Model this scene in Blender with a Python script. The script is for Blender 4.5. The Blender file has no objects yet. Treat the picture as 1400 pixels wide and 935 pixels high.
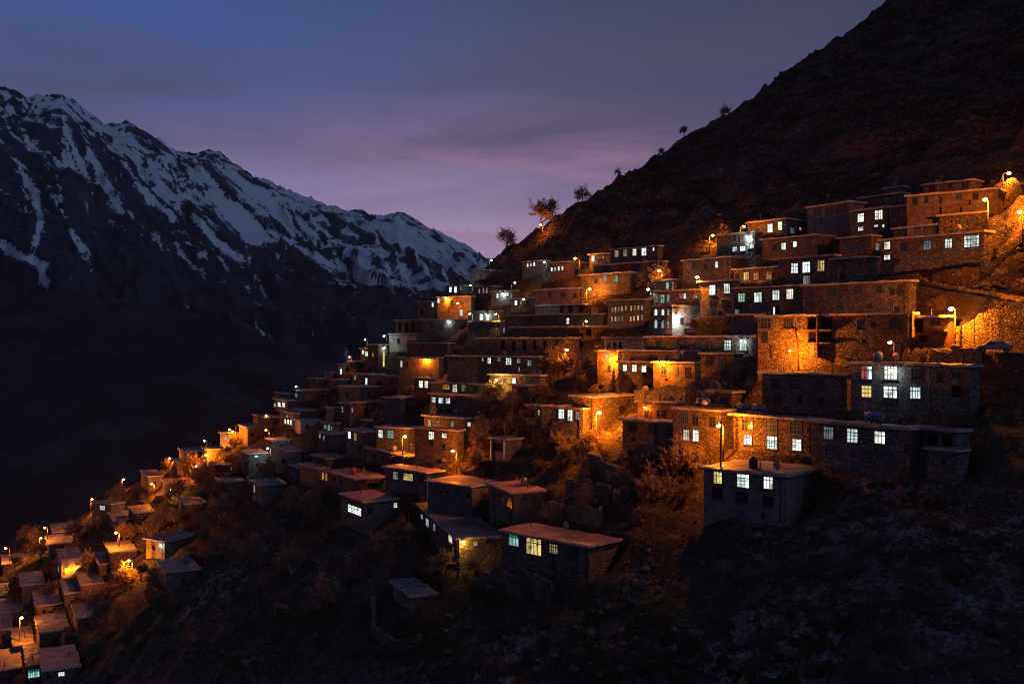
import bpy, bmesh, math, random
import numpy as np
from mathutils import Vector
from mathutils.bvhtree import BVHTree

random.seed(11)
RNG = np.random.default_rng(7)
SC = bpy.context.scene
COL = SC.collection
F = 1361.0          # focal length of the photograph in its own pixels
CX, CY = 700.0, 467.5
R = math.radians
HAZE = 5e-5


def uv(px, py):
    return (px - CX) / F, (CY - py) / F


# ---------------------------------------------------------------- noise
def _hash(ix, iy, seed):
    n = (ix.astype(np.int64) * 374761393 + iy.astype(np.int64) * 668265263 + seed * 974634077) & 0xFFFFFFFF
    n = ((n ^ (n >> 13)) * 1274126177) & 0xFFFFFFFF
    n = ((n ^ (n >> 16)) * 2246822519) & 0xFFFFFFFF
    return ((n ^ (n >> 15)) & 0xFFFFFF) / float(0xFFFFFF) * 2.0 - 1.0


def vnoise(x, y, seed=0):
    x = np.asarray(x, float); y = np.asarray(y, float)
    ix = np.floor(x); iy = np.floor(y)
    fx = x - ix; fy = y - iy
    fx = fx * fx * fx * (fx * (fx * 6 - 15) + 10)
    fy = fy * fy * fy * (fy * (fy * 6 - 15) + 10)
    a = _hash(ix, iy, seed); b = _hash(ix + 1, iy, seed)
    c = _hash(ix, iy + 1, seed); d = _hash(ix + 1, iy + 1, seed)
    return (a + (b - a) * fx) * (1 - fy) + (c + (d - c) * fx) * fy


def fbm(x, y, octv=4, seed=0, gain=.5, lac=2.03):
    s = 0; a = 1; n = 0
    for k in range(octv):
        s = s + a * vnoise(x + 17.3 * k, y - 9.1 * k, seed + k); n += a
        x = x * lac; y = y * lac; a *= gain
    return s / n


def ridged(x, y, octv=4, seed=0, gain=.5):
    s = 0; a = 1; n = 0
    for k in range(octv):
        s = s + a * (1 - np.abs(vnoise(x + 7.7 * k, y + 3.3 * k, seed + k)) * 2); n += a
        x = x * 2.07; y = y * 2.07; a *= gain
    return s / n


def sstep(a, b, x):
    t = np.clip((x - a) / (b - a), 0, 1)
    return t * t * (3 - 2 * t)


# ---------------------------------------------------------------- materials
def new_mat(name):
    m = bpy.data.materials.new(name); m.use_nodes = True
    nt = m.node_tree
    for n in list(nt.nodes):
        nt.nodes.remove(n)
    out = nt.nodes.new('ShaderNodeOutputMaterial')
    return m, nt, out


class G:
    """small node-graph helper"""
    def __init__(s, nt):
        s.nt = nt

    def n(s, typ, **kw):
        nd = s.nt.nodes.new('ShaderNode' + typ)
        for k, v in kw.items():
            setattr(nd, k, v)
        return nd

    def set(s, sock, v):
        if hasattr(v, 'is_output'):
            s.nt.links.new(v, sock)
        else:
            sock.default_value = v

    def obj(s):
        return s.n('TexCoord').outputs['Object']

    def mapping(s, vec, scale):
        m = s.n('Mapping'); s.set(m.inputs['Vector'], vec); m.inputs['Scale'].default_value = scale
        return m.outputs[0]

    def noise(s, vec, scale, detail=4, rough=.55, dist=0):
        t = s.n('TexNoise'); s.set(t.inputs['Vector'], vec)
        t.inputs['Scale'].default_value = scale; t.inputs['Detail'].default_value = detail
        t.inputs['Roughness'].default_value = rough; t.inputs['Distortion'].default_value = dist
        return t.outputs['Fac']

    def voro(s, vec, scale, feature='F1', out='Distance', rnd=1.0):
        t = s.n('TexVoronoi', feature=feature); s.set(t.inputs['Vector'], vec)
        t.inputs['Scale'].default_value = scale; t.inputs['Randomness'].default_value = rnd
        return t.outputs[out]

    def ramp(s, fac, stops):
        r = s.n('ValToRGB'); s.set(r.inputs[0], fac)
        el = r.color_ramp.elements
        while len(el) < len(stops):
            el.new(.5)
        for e, (p, c) in zip(el, stops):
            e.position = p
            e.color = (c, c, c, 1) if not hasattr(c, '__len__') else (*c, 1)
        return r.outputs[0]

    def mix(s, fac, a, b, mode='MIX'):
        m = s.n('Mix', data_type='RGBA', blend_type=mode)
        s.set(m.inputs[0], fac)
        for k, v in ((6, a), (7, b)):
            if not hasattr(v, 'is_output') and len(v) == 3:
                v = (*v, 1)
            s.set(m.inputs[k], v)
        return m.outputs[2]

    def math(s, op, a, b=0.0, c=None):
        m = s.n('Math', operation=op)
        s.set(m.inputs[0], a); s.set(m.inputs[1], b)
        if c is not None:
            s.set(m.inputs[2], c)
        return m.outputs[0]

    def bump(s, h, strength, dist):
        b = s.n('Bump'); s.set(b.inputs['Height'], h)
        b.inputs['Strength'].default_value = strength; b.inputs['Distance'].default_value = dist
        return b.outputs[0]

    def principled(s, out, color, rough=.85, normal=None, spec=.3, metal=0):
        p = s.n('BsdfPrincipled')
        if not hasattr(color, 'is_output') and len(color) == 3:
            color = (*color, 1)
        s.set(p.inputs['Base Color'], color); s.set(p.inputs['Roughness'], rough)
        p.inputs['Specular IOR Level'].default_value = spec; p.inputs['Metallic'].default_value = metal
        if normal is not None:
            s.set(p.inputs['Normal'], normal)
        s.nt.links.new(p.outputs[0], out.inputs[0])
        return p


def obj_rand(g):
    return g.n('ObjectInfo').outputs['Random']


def stone_wall_mat(name, dark, light, mortar, scale=2.15, bumpd=.11):
    m, nt, out = new_mat(name); g = G(nt)
    o = g.obj()
    w = g.n('VectorMath', operation='ADD')
    nz = g.n('TexNoise'); g.set(nz.inputs['Vector'], o); nz.inputs['Scale'].default_value = 1.3
    sub = g.n('VectorMath', operation='SCALE'); g.set(sub.inputs[0], nz.outputs['Color']); sub.inputs['Scale'].default_value = .28
    g.set(w.inputs[0], o); g.set(w.inputs[1], sub.outputs[0])
    v = g.mapping(w.outputs[0], (1, 1, 1.9))
    cellc = g.n('SeparateColor'); g.set(cellc.inputs[0], g.voro(v, scale, 'F1', 'Color'))
    edge = g.voro(v, scale, 'DISTANCE_TO_EDGE')
    base = g.mix(g.ramp(cellc.outputs[0], [(0, 0), (1, 1)]), dark, light)
    base = g.mix(g.ramp(g.noise(o, .45, 3), [(.35, .0), (.7, .55)]), base, tuple(c * .55 for c in dark))
    mm = g.ramp(edge, [(.02, 0), (.09, 1)])
    col = g.mix(mm, mortar, base)
    h = g.math('ADD', g.math('MULTIPLY', g.ramp(edge, [(0, 0), (.22, 1)]), g.math('ADD', .35, cellc.outputs[1])), g.math('MULTIPLY', g.noise(o, 14, 3), .35))
    g.principled(out, col, .93, g.bump(h, 1.0, bumpd), .15)
    return m


def plaster_mat(name, a, b, scale=.8):
    m, nt, out = new_mat(name); g = G(nt)
    o = g.obj()
    n1 = g.noise(o, scale, 6, .65)
    col = g.mix(g.ramp(n1, [(.3, 0), (.7, 1)]), a, b)
    streak = g.noise(g.mapping(o, (2.2, 2.2, .22)), 1.6, 4, .6)
    col = g.mix(g.ramp(streak, [(.5, 0), (.75, .55)]), col, tuple(c * .45 for c in a))
    bm_ = g.mapping(o, (1, 1, 1.6))
    blocks = g.voro(bm_, 1.7, 'DISTANCE_TO_EDGE')
    bc = g.n('SeparateColor'); g.set(bc.inputs[0], g.voro(bm_, 1.7, 'F1', 'Color'))
    col = g.mix(1.0, col, g.ramp(bc.outputs[0], [(0, .68), (1, 1.12)]), 'MULTIPLY')
    col = g.mix(g.ramp(blocks, [(0, .5), (.06, 0)]), col, tuple(c * .5 for c in a))
    peel = g.noise(o, .55, 6, .7, .8)
    col = g.mix(g.ramp(peel, [(.56, 0), (.62, .7)]), col, tuple(c * .6 for c in a))
    h = g.math('ADD', g.math('MULTIPLY', g.noise(o, 5, 5, .7), 1.0), g.math('MULTIPLY', g.ramp(blocks, [(0, 0), (.12, 1)]), .45))
    g.principled(out, col, .9, g.bump(h, 1.0, .09), .2)
    return m


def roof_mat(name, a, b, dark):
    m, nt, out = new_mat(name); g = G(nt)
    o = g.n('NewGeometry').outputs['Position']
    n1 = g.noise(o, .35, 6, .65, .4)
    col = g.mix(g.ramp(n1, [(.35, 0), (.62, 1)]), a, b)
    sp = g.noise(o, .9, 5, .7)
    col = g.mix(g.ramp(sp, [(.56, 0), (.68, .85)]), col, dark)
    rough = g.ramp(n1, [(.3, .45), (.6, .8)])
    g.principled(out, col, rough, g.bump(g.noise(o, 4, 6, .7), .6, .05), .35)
    return m


def flat_mat(name, col, rough=.8, var=.35, scale=3, metal=0, spec=.3):
    m, nt, out = new_mat(name); g = G(nt)
    o = g.obj()
    c = g.mix(g.ramp(g.noise(o, scale, 5, .65), [(.3, 0), (.7, 1)]), tuple(x * (1 - var) for x in col), tuple(min(1, x * (1 + var)) for x in col))
    g.principled(out, c, rough, g.bump(g.noise(o, scale * 6, 3), .3, .01), spec, metal)
    return m


def lit_pane(name, col, strength, var=.5):
    """window glass with a lit room behind it"""
    m, nt, out = new_mat(name); g = G(nt)
    o = g.obj()
    r = obj_rand(g)
    off = g.n('VectorMath', operation='ADD'); g.set(off.inputs[0], o)
    cmb = g.n('CombineXYZ'); g.set(cmb.inputs[0], g.math('MULTIPLY', r, 37.0)); g.set(cmb.inputs[2], g.math('MULTIPLY', r, 91.0))
    g.set(off.inputs[1], cmb.outputs[0])
    curtain = g.noise(g.mapping(off.outputs[0], (4.5, 4.5, .7)), 1.0, 3, .6)
    blot = g.noise(off.outputs[0], 1.1, 2, .5)
    f = g.math('MULTIPLY', g.ramp(curtain, [(.3, 1 - var), (.65, 1)]), g.ramp(blot, [(.33, .3), (.52, 1)]))
    f = g.math('MULTIPLY', f, g.math('ADD', .6, g.math('MULTIPLY', r, .7)))
    f = g.math('MULTIPLY', f, strength)
    tint = g.ramp(g.math('FRACT', g.math('MULTIPLY', r, 7.31)), [(0, tuple(col)), (.45, tuple(col)), (.72, (min(1, col[0] * 1.25), col[1] * .93, col[2] * .68)), (1, (col[0] * .82, col[1] * .97, col[2]))])
    side = g.noise(g.mapping(off.outputs[0], (.8, .8, .1)), 1.0, 0, .5)
    f = g.math('MULTIPLY', f, g.ramp(side, [(.42, .55), (.46, 1)]))
    e = g.n('Emission'); g.set(e.inputs[0], tint); g.set(e.inputs[1], f)
    gl = g.n('BsdfGlossy'); gl.inputs[0].default_value = (.04, .04, .05, 1); gl.inputs[1].default_value = .1
    ad = g.n('AddShader'); nt.links.new(e.outputs[0], ad.inputs[0]); nt.links.new(gl.outputs[0], ad.inputs[1])
    nt.links.new(ad.outputs[0], out.inputs[0])
    m.cycles.emission_sampling = 'NONE'
    return m


def bulb_mat(name, col, strength):
    m, nt, out = new_mat(name); g = G(nt)
    e = g.n('Emission'); e.inputs[0].default_value = (*col, 1); e.inputs[1].default_value = strength
    nt.links.new(e.outputs[0], out.inputs[0])
    m.cycles.emission_sampling = 'NONE'
    return m


M = {}
M['stone'] = stone_wall_mat('brown_stone_masonry', (.14, .10, .075), (.36, .28, .21), (.075, .06, .048))
M['stone2'] = stone_wall_mat('grey_stone_masonry', (.125, .11, .102), (.32, .285, .262), (.075, .07, .065), 1.9)
M['rubblewall'] = stone_wall_mat('dry_stone_walling', (.13, .105, .085), (.34, .28, .22), (.03, .026, .024), 2.0, .16)
M['mud'] = plaster_mat('mud_plaster', (.17, .12, .085), (.31, .235, .17))
M['grey'] = plaster_mat('grey_cement_plaster', (.125, .12, .122), (.235, .228, .23))
M['greybrown'] = plaster_mat('grey_brown_render', (.22, .195, .18), (.36, .325, .305))
M['pale'] = plaster_mat('pale_plaster', (.36, .34, .31), (.5, .48, .44))
M['red'] = plaster_mat('reddish_clay_plaster', (.2, .11, .08), (.29, .17, .12))
M['roof'] = roof_mat('flat_roof_screed', (.11, .097, .095), (.25, .22, .215), (.035, .03, .03))
M['roofsnow'] = roof_mat('frosted_roof_screed', (.10, .095, .10), (.27, .26, .28), (.035, .035, .04))
M['roofreddened'] = roof_mat('lamp_reddened_roof_screed', (.20, .10, .085), (.40, .22, .20), (.06, .035, .03))  # screed with the red of the street lamps' light put into its colour
M['roofdark'] = roof_mat('tarred_roof_sheet', (.09, .085, .09), (.2, .19, .2), (.03, .03, .03))
M['fascia'] = flat_mat('pale_roof_edge', (.40, .375, .37), .8, .35, 1.5)
M['frame'] = flat_mat('dark_window_frame', (.055, .06, .07), .6, .3)
M['blueframe'] = flat_mat('blue_painted_frame', (.08, .14, .22), .6, .3)
M['wood'] = flat_mat('weathered_wood', (.12, .08, .055), .85, .4, 4)
M['bluedoor'] = flat_mat('blue_painted_door', (.05, .10, .22), .55, .3)
M['metal'] = flat_mat('galvanised_metal', (.3, .3, .31), .45, .25, 4, .7)
M['darkmetal'] = flat_mat('dark_metal', (.05, .05, .055), .5, .3, 4, .4)
M['bark'] = flat_mat('bark', (.10, .075, .06), .95, .4, 5)
M['twig'] = flat_mat('twigs', (.26, .19, .14), .95, .35, 5)
M['drytwig'] = flat_mat('dry_shrub_twigs', (.13, .09, .07), .95, .4, 5)
M['white'] = flat_mat('white_paint', (.7, .72, .75), .35, .06, 2, 0, .5)
M['carpaint'] = flat_mat('pale_car_paint', (.32, .35, .40), .35, .05, 2, 0, .5)
M['polemetal'] = flat_mat('dull_pole_metal', (.085, .08, .075), .6, .25, 4, .3)
M['rubber'] = flat_mat('black_rubber', (.02, .02, .02), .85, .2)
M['tank'] = flat_mat('blue_tank_plastic', (.10, .2, .4), .5, .15)
M['redclay'] = flat_mat('red_painted_sheet', (.3, .08, .06), .6, .3)
m_, nt_, out_ = new_mat('dark_window_glass'); g_ = G(nt_); g_.principled(out_, (.018, .022, .03), .12, None, .5); M['glass'] = m_
m_, nt_, out_ = new_mat('dark_blue_window_glass'); g_ = G(nt_); g_.principled(out_, (.03, .06, .10), .25, None, .5); M['blueglass'] = m_
m_, nt_, out_ = new_mat('unlit_room'); g_ = G(nt_); g_.principled(out_, (.008, .007, .007), .95, None, .05); M['void'] = m_
PANE = {
    'W': lit_pane('window_lit_white', (.80, 1.0, .98), 2.1),
    'w': lit_pane('window_lit_dim_white', (.72, .9, .95), .42),
    'C': lit_pane('window_lit_greenish', (.45, .95, .85), .8),
    'Y': lit_pane('window_lit_yellow', (1.0, .74, .25), 1.3),
    'O': lit_pane('window_lit_orange', (1.0, .36, .09), .75),
    'r': lit_pane('window_lit_red_curtain', (.85, .16, .2), .55),
    'G': lit_pane('window_lit_green', (.02, .5, .25), .6),
    'y': lit_pane('window_lit_dim_yellow', (1.0, .7, .33), .55),
    'D': M['glass'], 'B': M['blueglass'], 'P': M['void'],
}
BULB = {'O': bulb_mat('sodium_bulb', (1.0, .47, .10), 26.0), 'Y': bulb_mat('yellow_bulb', (1.0, .72, .25), 24.0),
        'W': bulb_mat('white_bulb', (.85, 1.0, .98), 24.0), 'C': bulb_mat('greenish_bulb', (.6, 1.0, .85), 14.0)}
LCOL = {'O': (1.0, .225, .006), 'Y': (1.0, .46, .06), 'W': (.78, 1.0, .92), 'C': (.55, 1.0, .8)}


# ---------------------------------------------------------------- mesh helpers
class MB:
    """collects shapes; build() links them as one mesh object"""
    def __init__(s):
        s.v = []; s.f = []; s.mi = []; s.sm = []

    def add(s, vs, fs, mi=0, smooth=False):
        b = len(s.v); s.v += [tuple(p) for p in vs]
        s.f += [tuple(b + i for i in f) for f in fs]; s.mi += [mi] * len(fs); s.sm += [smooth] * len(fs)

    def box(s, x0, x1, y0, y1, z0, z1, mi=0):
        v = [(x, y, z) for z in (z0, z1) for y in (y0, y1) for x in (x0, x1)]
        s.add(v, [(0, 2, 3, 1), (4, 5, 7, 6), (0, 1, 5, 4), (2, 6, 7, 3), (0, 4, 6, 2), (1, 3, 7, 5)], mi)

    def tube(s, pts, rads, n=6, mi=0, cap=True, smooth=True):
        pts = [Vector(p) for p in pts]; rings = []
        b = len(s.v)
        for i, p in enumerate(pts):
            d = (pts[min(i + 1, len(pts) - 1)] - pts[max(i - 1, 0)])
            if d.length < 1e-9:
                d = Vector((0, 0, 1))
            d.normalize()
            a = d.cross(Vector((0, 0, 1)) if abs(d.z) < .9 else Vector((1, 0, 0))).normalized(); c = d.cross(a)
            for k in range(n):
                t = 2 * math.pi * k / n
                s.v.append(tuple(p + (a * math.cos(t) + c * math.sin(t)) * rads[i]))
        for i in range(len(pts) - 1):
            for k in range(n):
                k2 = (k + 1) % n
                s.f.append((b + i * n + k, b + i * n + k2, b + (i + 1) * n + k2, b + (i + 1) * n + k)); s.mi.append(mi); s.sm.append(smooth)
        if cap:
            s.f.append(tuple(b + k for k in reversed(range(n)))); s.mi.append(mi); s.sm.append(False)
            e = b + (len(pts) - 1) * n
            s.f.append(tuple(e + k for k in range(n))); s.mi.append(mi); s.sm.append(False)

    def sphere(s, c, r, n=8, m=6, sz=1.0, mi=0):
        b = len(s.v)
        vs = [(c[0], c[1], c[2] - r * sz)]
        for j in range(1, m):
            ph = -math.pi / 2 + math.pi * j / m
            for k in range(n):
                t = 2 * math.pi * k / n
                vs.append((c[0] + r * math.cos(ph) * math.cos(t), c[1] + r * math.cos(ph) * math.sin(t), c[2] + r * sz * math.sin(ph)))
        vs.append((c[0], c[1], c[2] + r * sz))
        fs = [(0, 1 + (k + 1) % n, 1 + k) for k in range(n)]
        for j in range(m - 2):
            for k in range(n):
                fs.append((1 + j * n + k, 1 + j * n + (k + 1) % n, 1 + (j + 1) * n + (k + 1) % n, 1 + (j + 1) * n + k))
        last = len(vs) - 1
        fs += [(last, 1 + (m - 2) * n + k, 1 + (m - 2) * n + (k + 1) % n) for k in range(n)]
        s.add(vs, fs, mi, True)

    def mesh(s, name, mats):
        me = bpy.data.meshes.new(name)
        me.from_pydata(s.v, [], s.f)
        if not isinstance(mats, (list, tuple)):
            mats = [mats]
        for m in mats:
            me.materials.append(m)
        me.polygons.foreach_set('material_index', s.mi)
        me.polygons.foreach_set('use_smooth', s.sm)
        me.update()
        return me

    def build(s, name, mats, parent=None, loc=None):
        o = bpy.data.objects.new(name, s.mesh(name, mats)); COL.objects.link(o)
        if parent is not None:
            o.parent = parent
        if loc is not None:
            o.location = loc
        return o


def empty(name, loc, rz=0.0):
    o = bpy.data.objects.new(name, None); COL.objects.link(o)
    o.location = loc; o.rotation_euler = (0, 0, rz); o.empty_display_size = .5
    return o


def tag(o, label, cat, group=None):
    o['label'] = label; o['category'] = cat
    if group:
        o['group'] = group
    return o


def kind(o, k):
    o['kind'] = k
    return o


def copy_tree(o, parent=None):
    c = o.copy(); COL.objects.link(c)
    if parent is not None:
        c.parent = parent
    for ch in list(o.children):
        copy_tree(ch, c)
    return c


# ---------------------------------------------------------------- the hillside
GA, GB, GC = -78.0, .62, .325           # even slope: z = GA + GB x + GC y
CREST_PX = [(-300, 868), (0, 752), (60, 728), (100, 712), (150, 690), (200, 664), (245, 634), (300, 608), (330, 594), (370, 564),
            (420, 536), (480, 509), (510, 488), (540, 462), (565, 442), (600, 420), (640, 388), (680, 352), (720, 327),
            (760, 302), (800, 279), (840, 253), (900, 217), (940, 190), (1000, 159), (1040, 132), (1080, 105), (1130, 72),
            (1170, 45), (1220, 1), (1300, -70), (1400, -150)]
_cx, _cy = [], []
for px, py in CREST_PX:
    u, v = uv(px, py)
    d = 79.6 / (GB * u + GC - v)
    _cx.append(u * d); _cy.append(d - 14)
_o = np.argsort(_cx); CRX = np.array(_cx)[_o]; CRY = np.array(_cy)[_o]
VALLEY = -150.0


def base_h(x, y):
    x = np.asarray(x, float); y = np.asarray(y, float)
    z = GA + GB * x + GC * y
    t = np.maximum(0, y - np.interp(x, CRX, CRY))
    tl = np.minimum(t, 90.0)
    z = z - tl * tl / 120.0 - np.maximum(0, t - 90) * 1.5
    # ease the slope out at the valley bottom
    k = 20.0
    zz = (z - VALLEY) / k
    return VALLEY + k * np.where(zz > 20, zz, np.log1p(np.exp(np.minimum(zz, 20))))


_DS = np.arange(40, 520, .4)


def hit_base(px, py):
    u, v = uv(px, py)
    dif = base_h(u * _DS, _DS) - v * _DS
    k = np.argmax(dif > 0)
    if dif[k] <= 0:
        k = int(np.argmax(dif)); d = _DS[k]
    elif k == 0:
        d = _DS[0]
    else:
        d = _DS[k - 1] + .4 * (-dif[k - 1]) / (dif[k] - dif[k - 1])
    return Vector((u * d, d, float(base_h(u * d, d))))
HOUSES = []      # footprints used to level the terraces


def wall_mesh(w, d, h, fd, seed):
    """four walls with slightly wavering faces, foundation below ground"""
    mb = MB(); rr = random.Random(seed)
    nz = max(2, int((h + fd) / 1.6)); nx = max(2, int(w / 2.2)); ny = max(2, int(d / 2.2))
    peri = []
    for i in range(nx):
        peri.append((-w / 2 + w * i / nx, 0))
    for i in range(ny):
        peri.append((w / 2, d * i / ny))
    for i in range(nx):
        peri.append((w / 2 - w * i / nx, d))
    for i in range(ny):
        peri.append((-w / 2, d - d * i / ny))
    n = len(peri); vs = []; fs = []
    for k in range(nz + 1):
        z = -fd + (h + fd) * k / nz
        for (x, y) in peri:
            vs.append((x, y, z))
    for k in range(nz):
        for i in range(n):
            fs.append((k * n + i, k * n + (i + 1) % n, (k + 1) * n + (i + 1) % n, (k + 1) * n + i))
    mb.add(vs, fs)
    return mb


def roof_mesh(w, d, h, ov, th, seed):
    """flat slab with wavering edge and slightly uneven top; material 1 on the rim"""
    rr = random.Random(seed); mb = MB()
    nx = max(4, int(w / 1.2)); ny = max(3, int(d / 1.5))
    x0, x1, y0, y1 = -w / 2 - ov, w / 2 + ov, -ov * 1.3, d + .15
    top = []; bot = []
    for j in range(ny + 1):
        for i in range(nx + 1):
            x = x0 + (x1 - x0) * i / nx; y = y0 + (y1 - y0) * j / ny
            edge = i in (0, nx) or j in (0, ny)
            jx = rr.uniform(-.16, .16) if edge else 0; jy = rr.uniform(-.18, .18) if edge else 0
            dz = rr.uniform(-.07, .09) + (0.06 if edge else 0) + .02 * (j / ny) * d * .3
            top.append((x + jx, y + jy, h + th + dz)); bot.append((x + jx * .5, y + jy * .5, h + .004))
    m = len(top); W = nx + 1
    fs = []
    mb.add(top + bot, [(j * W + i, j * W + i + 1, (j + 1) * W + i + 1, (j + 1) * W + i) for j in range(ny) for i in range(nx)], 0)
    b = m
    fs = [(b + j * W + i, b + (j + 1) * W + i, b + (j + 1) * W + i + 1, b + j * W + i + 1) for j in range(ny) for i in range(nx)]
    for f in fs:
        mb.f.append(f); mb.mi.append(1); mb.sm.append(False)
    for i in range(nx):
        mb.f.append((m + i, m + i + 1, i + 1, i)); mb.mi.append(1); mb.sm.append(False)
        a = ny * W + i
        mb.f.append((a, a + 1, m + a + 1, m + a)); mb.mi.append(1); mb.sm.append(False)
    for j in range(ny):
        a = j * W; c = (j + 1) * W
        mb.f.append((a, c, m + c, m + a)); mb.mi.append(1); mb.sm.append(False)
        a = j * W + nx; c = (j + 1) * W + nx
        mb.f.append((m + a, m + c, c, a)); mb.mi.append(1); mb.sm.append(False)
    return mb


def side_tf(face, w):
    """maps (s along face to the right, t outwards, z) to house-local coordinates"""
    if face == 'F':
        return lambda s, t, z: (s, -t, z)
    return lambda s, t, z: (w / 2 + t, s, z)


def tf_box(mb, tf, s0, s1, t0, t1, z0, z1, mi=0):
    a = tf(s0, t0, z0); b = tf(s1, t1, z1)
    mb.box(min(a[0], b[0]), max(a[0], b[0]), min(a[1], b[1]), max(a[1], b[1]), min(z0, z1), max(z0, z1), mi)


def add_window(root, face, w, s, z, ww, wh, kd, px_w, seed):
    tf = side_tf(face, w); rr = random.Random(seed)
    fr = MB(); s0, s1, z0, z1 = s - ww / 2, s + ww / 2, z - wh / 2, z + wh / 2
    b = min(.09, ww * .09)
    if kd == 'P':                                   # open black doorway or unglazed opening with its surround
        tf_box(fr, tf, s0 - b, s0, -.03, .05, z0, z1 + b); tf_box(fr, tf, s1, s1 + b, -.03, .05, z0, z1 + b)
        tf_box(fr, tf, s0, s1, -.03, .05, z1, z1 + b)
        o = fr.build('opening', M['wood'], root)
        p = MB(); tf_box(p, tf, s0, s1, -.02, .012, z0, z1); p.build('dark_interior', M['void'], o)
        return
    if kd == 'X':                                   # door leaf
        tf_box(fr, tf, s0, s1, -.03, .06, z0, z1)
        for k in range(3):
            zz = z0 + wh * (.12 + .3 * k)
            tf_box(fr, tf, s0 + ww * .15, s1 - ww * .15, .06, .085, zz, zz + wh * .2)
        o = fr.build('door', rr.choice([M['bluedoor'], M['wood']]), root)
        hd = MB(); tf_box(hd, tf, s1 - ww * .2, s1 - ww * .1, .06, .12, z0 + wh * .46, z0 + wh * .52); hd.build('handle', M['darkmetal'], o)
        return
    arch = kd.endswith('^')
    kd = kd[0]
    # casing butted at the corners
    tf_box(fr, tf, s0 - b, s0, -.04, .07, z0 - b, z1 + b); tf_box(fr, tf, s1, s1 + b, -.04, .07, z0 - b, z1 + b)
    tf_box(fr, tf, s0, s1, -.04, .07, z1, z1 + b); tf_box(fr, tf, s0, s1, -.04, .07, z0 - b, z0)
    tf_box(fr, tf, s0 - b * 2, s1 + b * 2, -.04, .16, z0 - b * 2, z0 - b)          # sill
    if arch:
        for k in range(2):
            q = ww * (.22 if k else .1); zz = z1 - wh * (.0 if k else .1)
            for sg in (0, 1):
                a0 = s0 if sg == 0 else s1 - q
                tf_box(fr, tf, a0, a0 + q, .025, .06, zz - wh * .1, zz)
    t = min(.05, ww * .035)
    if px_w >= 4.2:
        nv = 1 if ww < 1.0 else (2 if ww < 2.1 else 3)
        if rr.random() < .3 and ww > 1.1:
            nv += 1
        nh = rr.choice([1, 1, 2, 3]) if wh > 1.2 else 1
        zt = z0 + wh * rr.choice([.66, .7, .74])
        tf_box(fr, tf, s0, s1, .02, .055, zt - t, zt + t)
        for k in range(1, nv + 1):
            c = s0 + ww * k / (nv + 1)
            tf_box(fr, tf, c - t, c + t, .02, .05, z0, zt - t)
            tf_box(fr, tf, c - t * .8, c + t * .8, .02, .05, zt + t, z1)
        if nh > 1:
            for k in range(1, nh):
                zz = z0 + (zt - z0) * k / nh
                tf_box(fr, tf, s0, s1, .02, .046, zz - t * .7, zz + t * .7)
    fo = fr.build('window', M['blueframe'] if (kd == 'B' or rr.random() < .25) else M['frame'], root)
    if kd == 'R':
        mid = s0 + ww * .6
        p = MB(); tf_box(p, tf, s0, mid, -.03, .014, z0, z1); p.build('curtained_pane', PANE['r'], fo)
        p = MB(); tf_box(p, tf, mid, s1, -.03, .012, z0, z1); p.build('pane', PANE['W'], fo)
    elif kd == 'S':
        mid = z0 + wh * .75
        p = MB(); tf_box(p, tf, s0, s1, -.03, .014, z0, mid); p.build('pane', PANE['C'], fo)
        p = MB(); tf_box(p, tf, s0, s1, -.03, .012, mid, z1); p.build('top_light', PANE['G'], fo)
    else:
        p = MB(); tf_box(p, tf, s0, s1, -.03, .014, z0, z1); p.build('pane', PANE[kd], fo)


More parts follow.
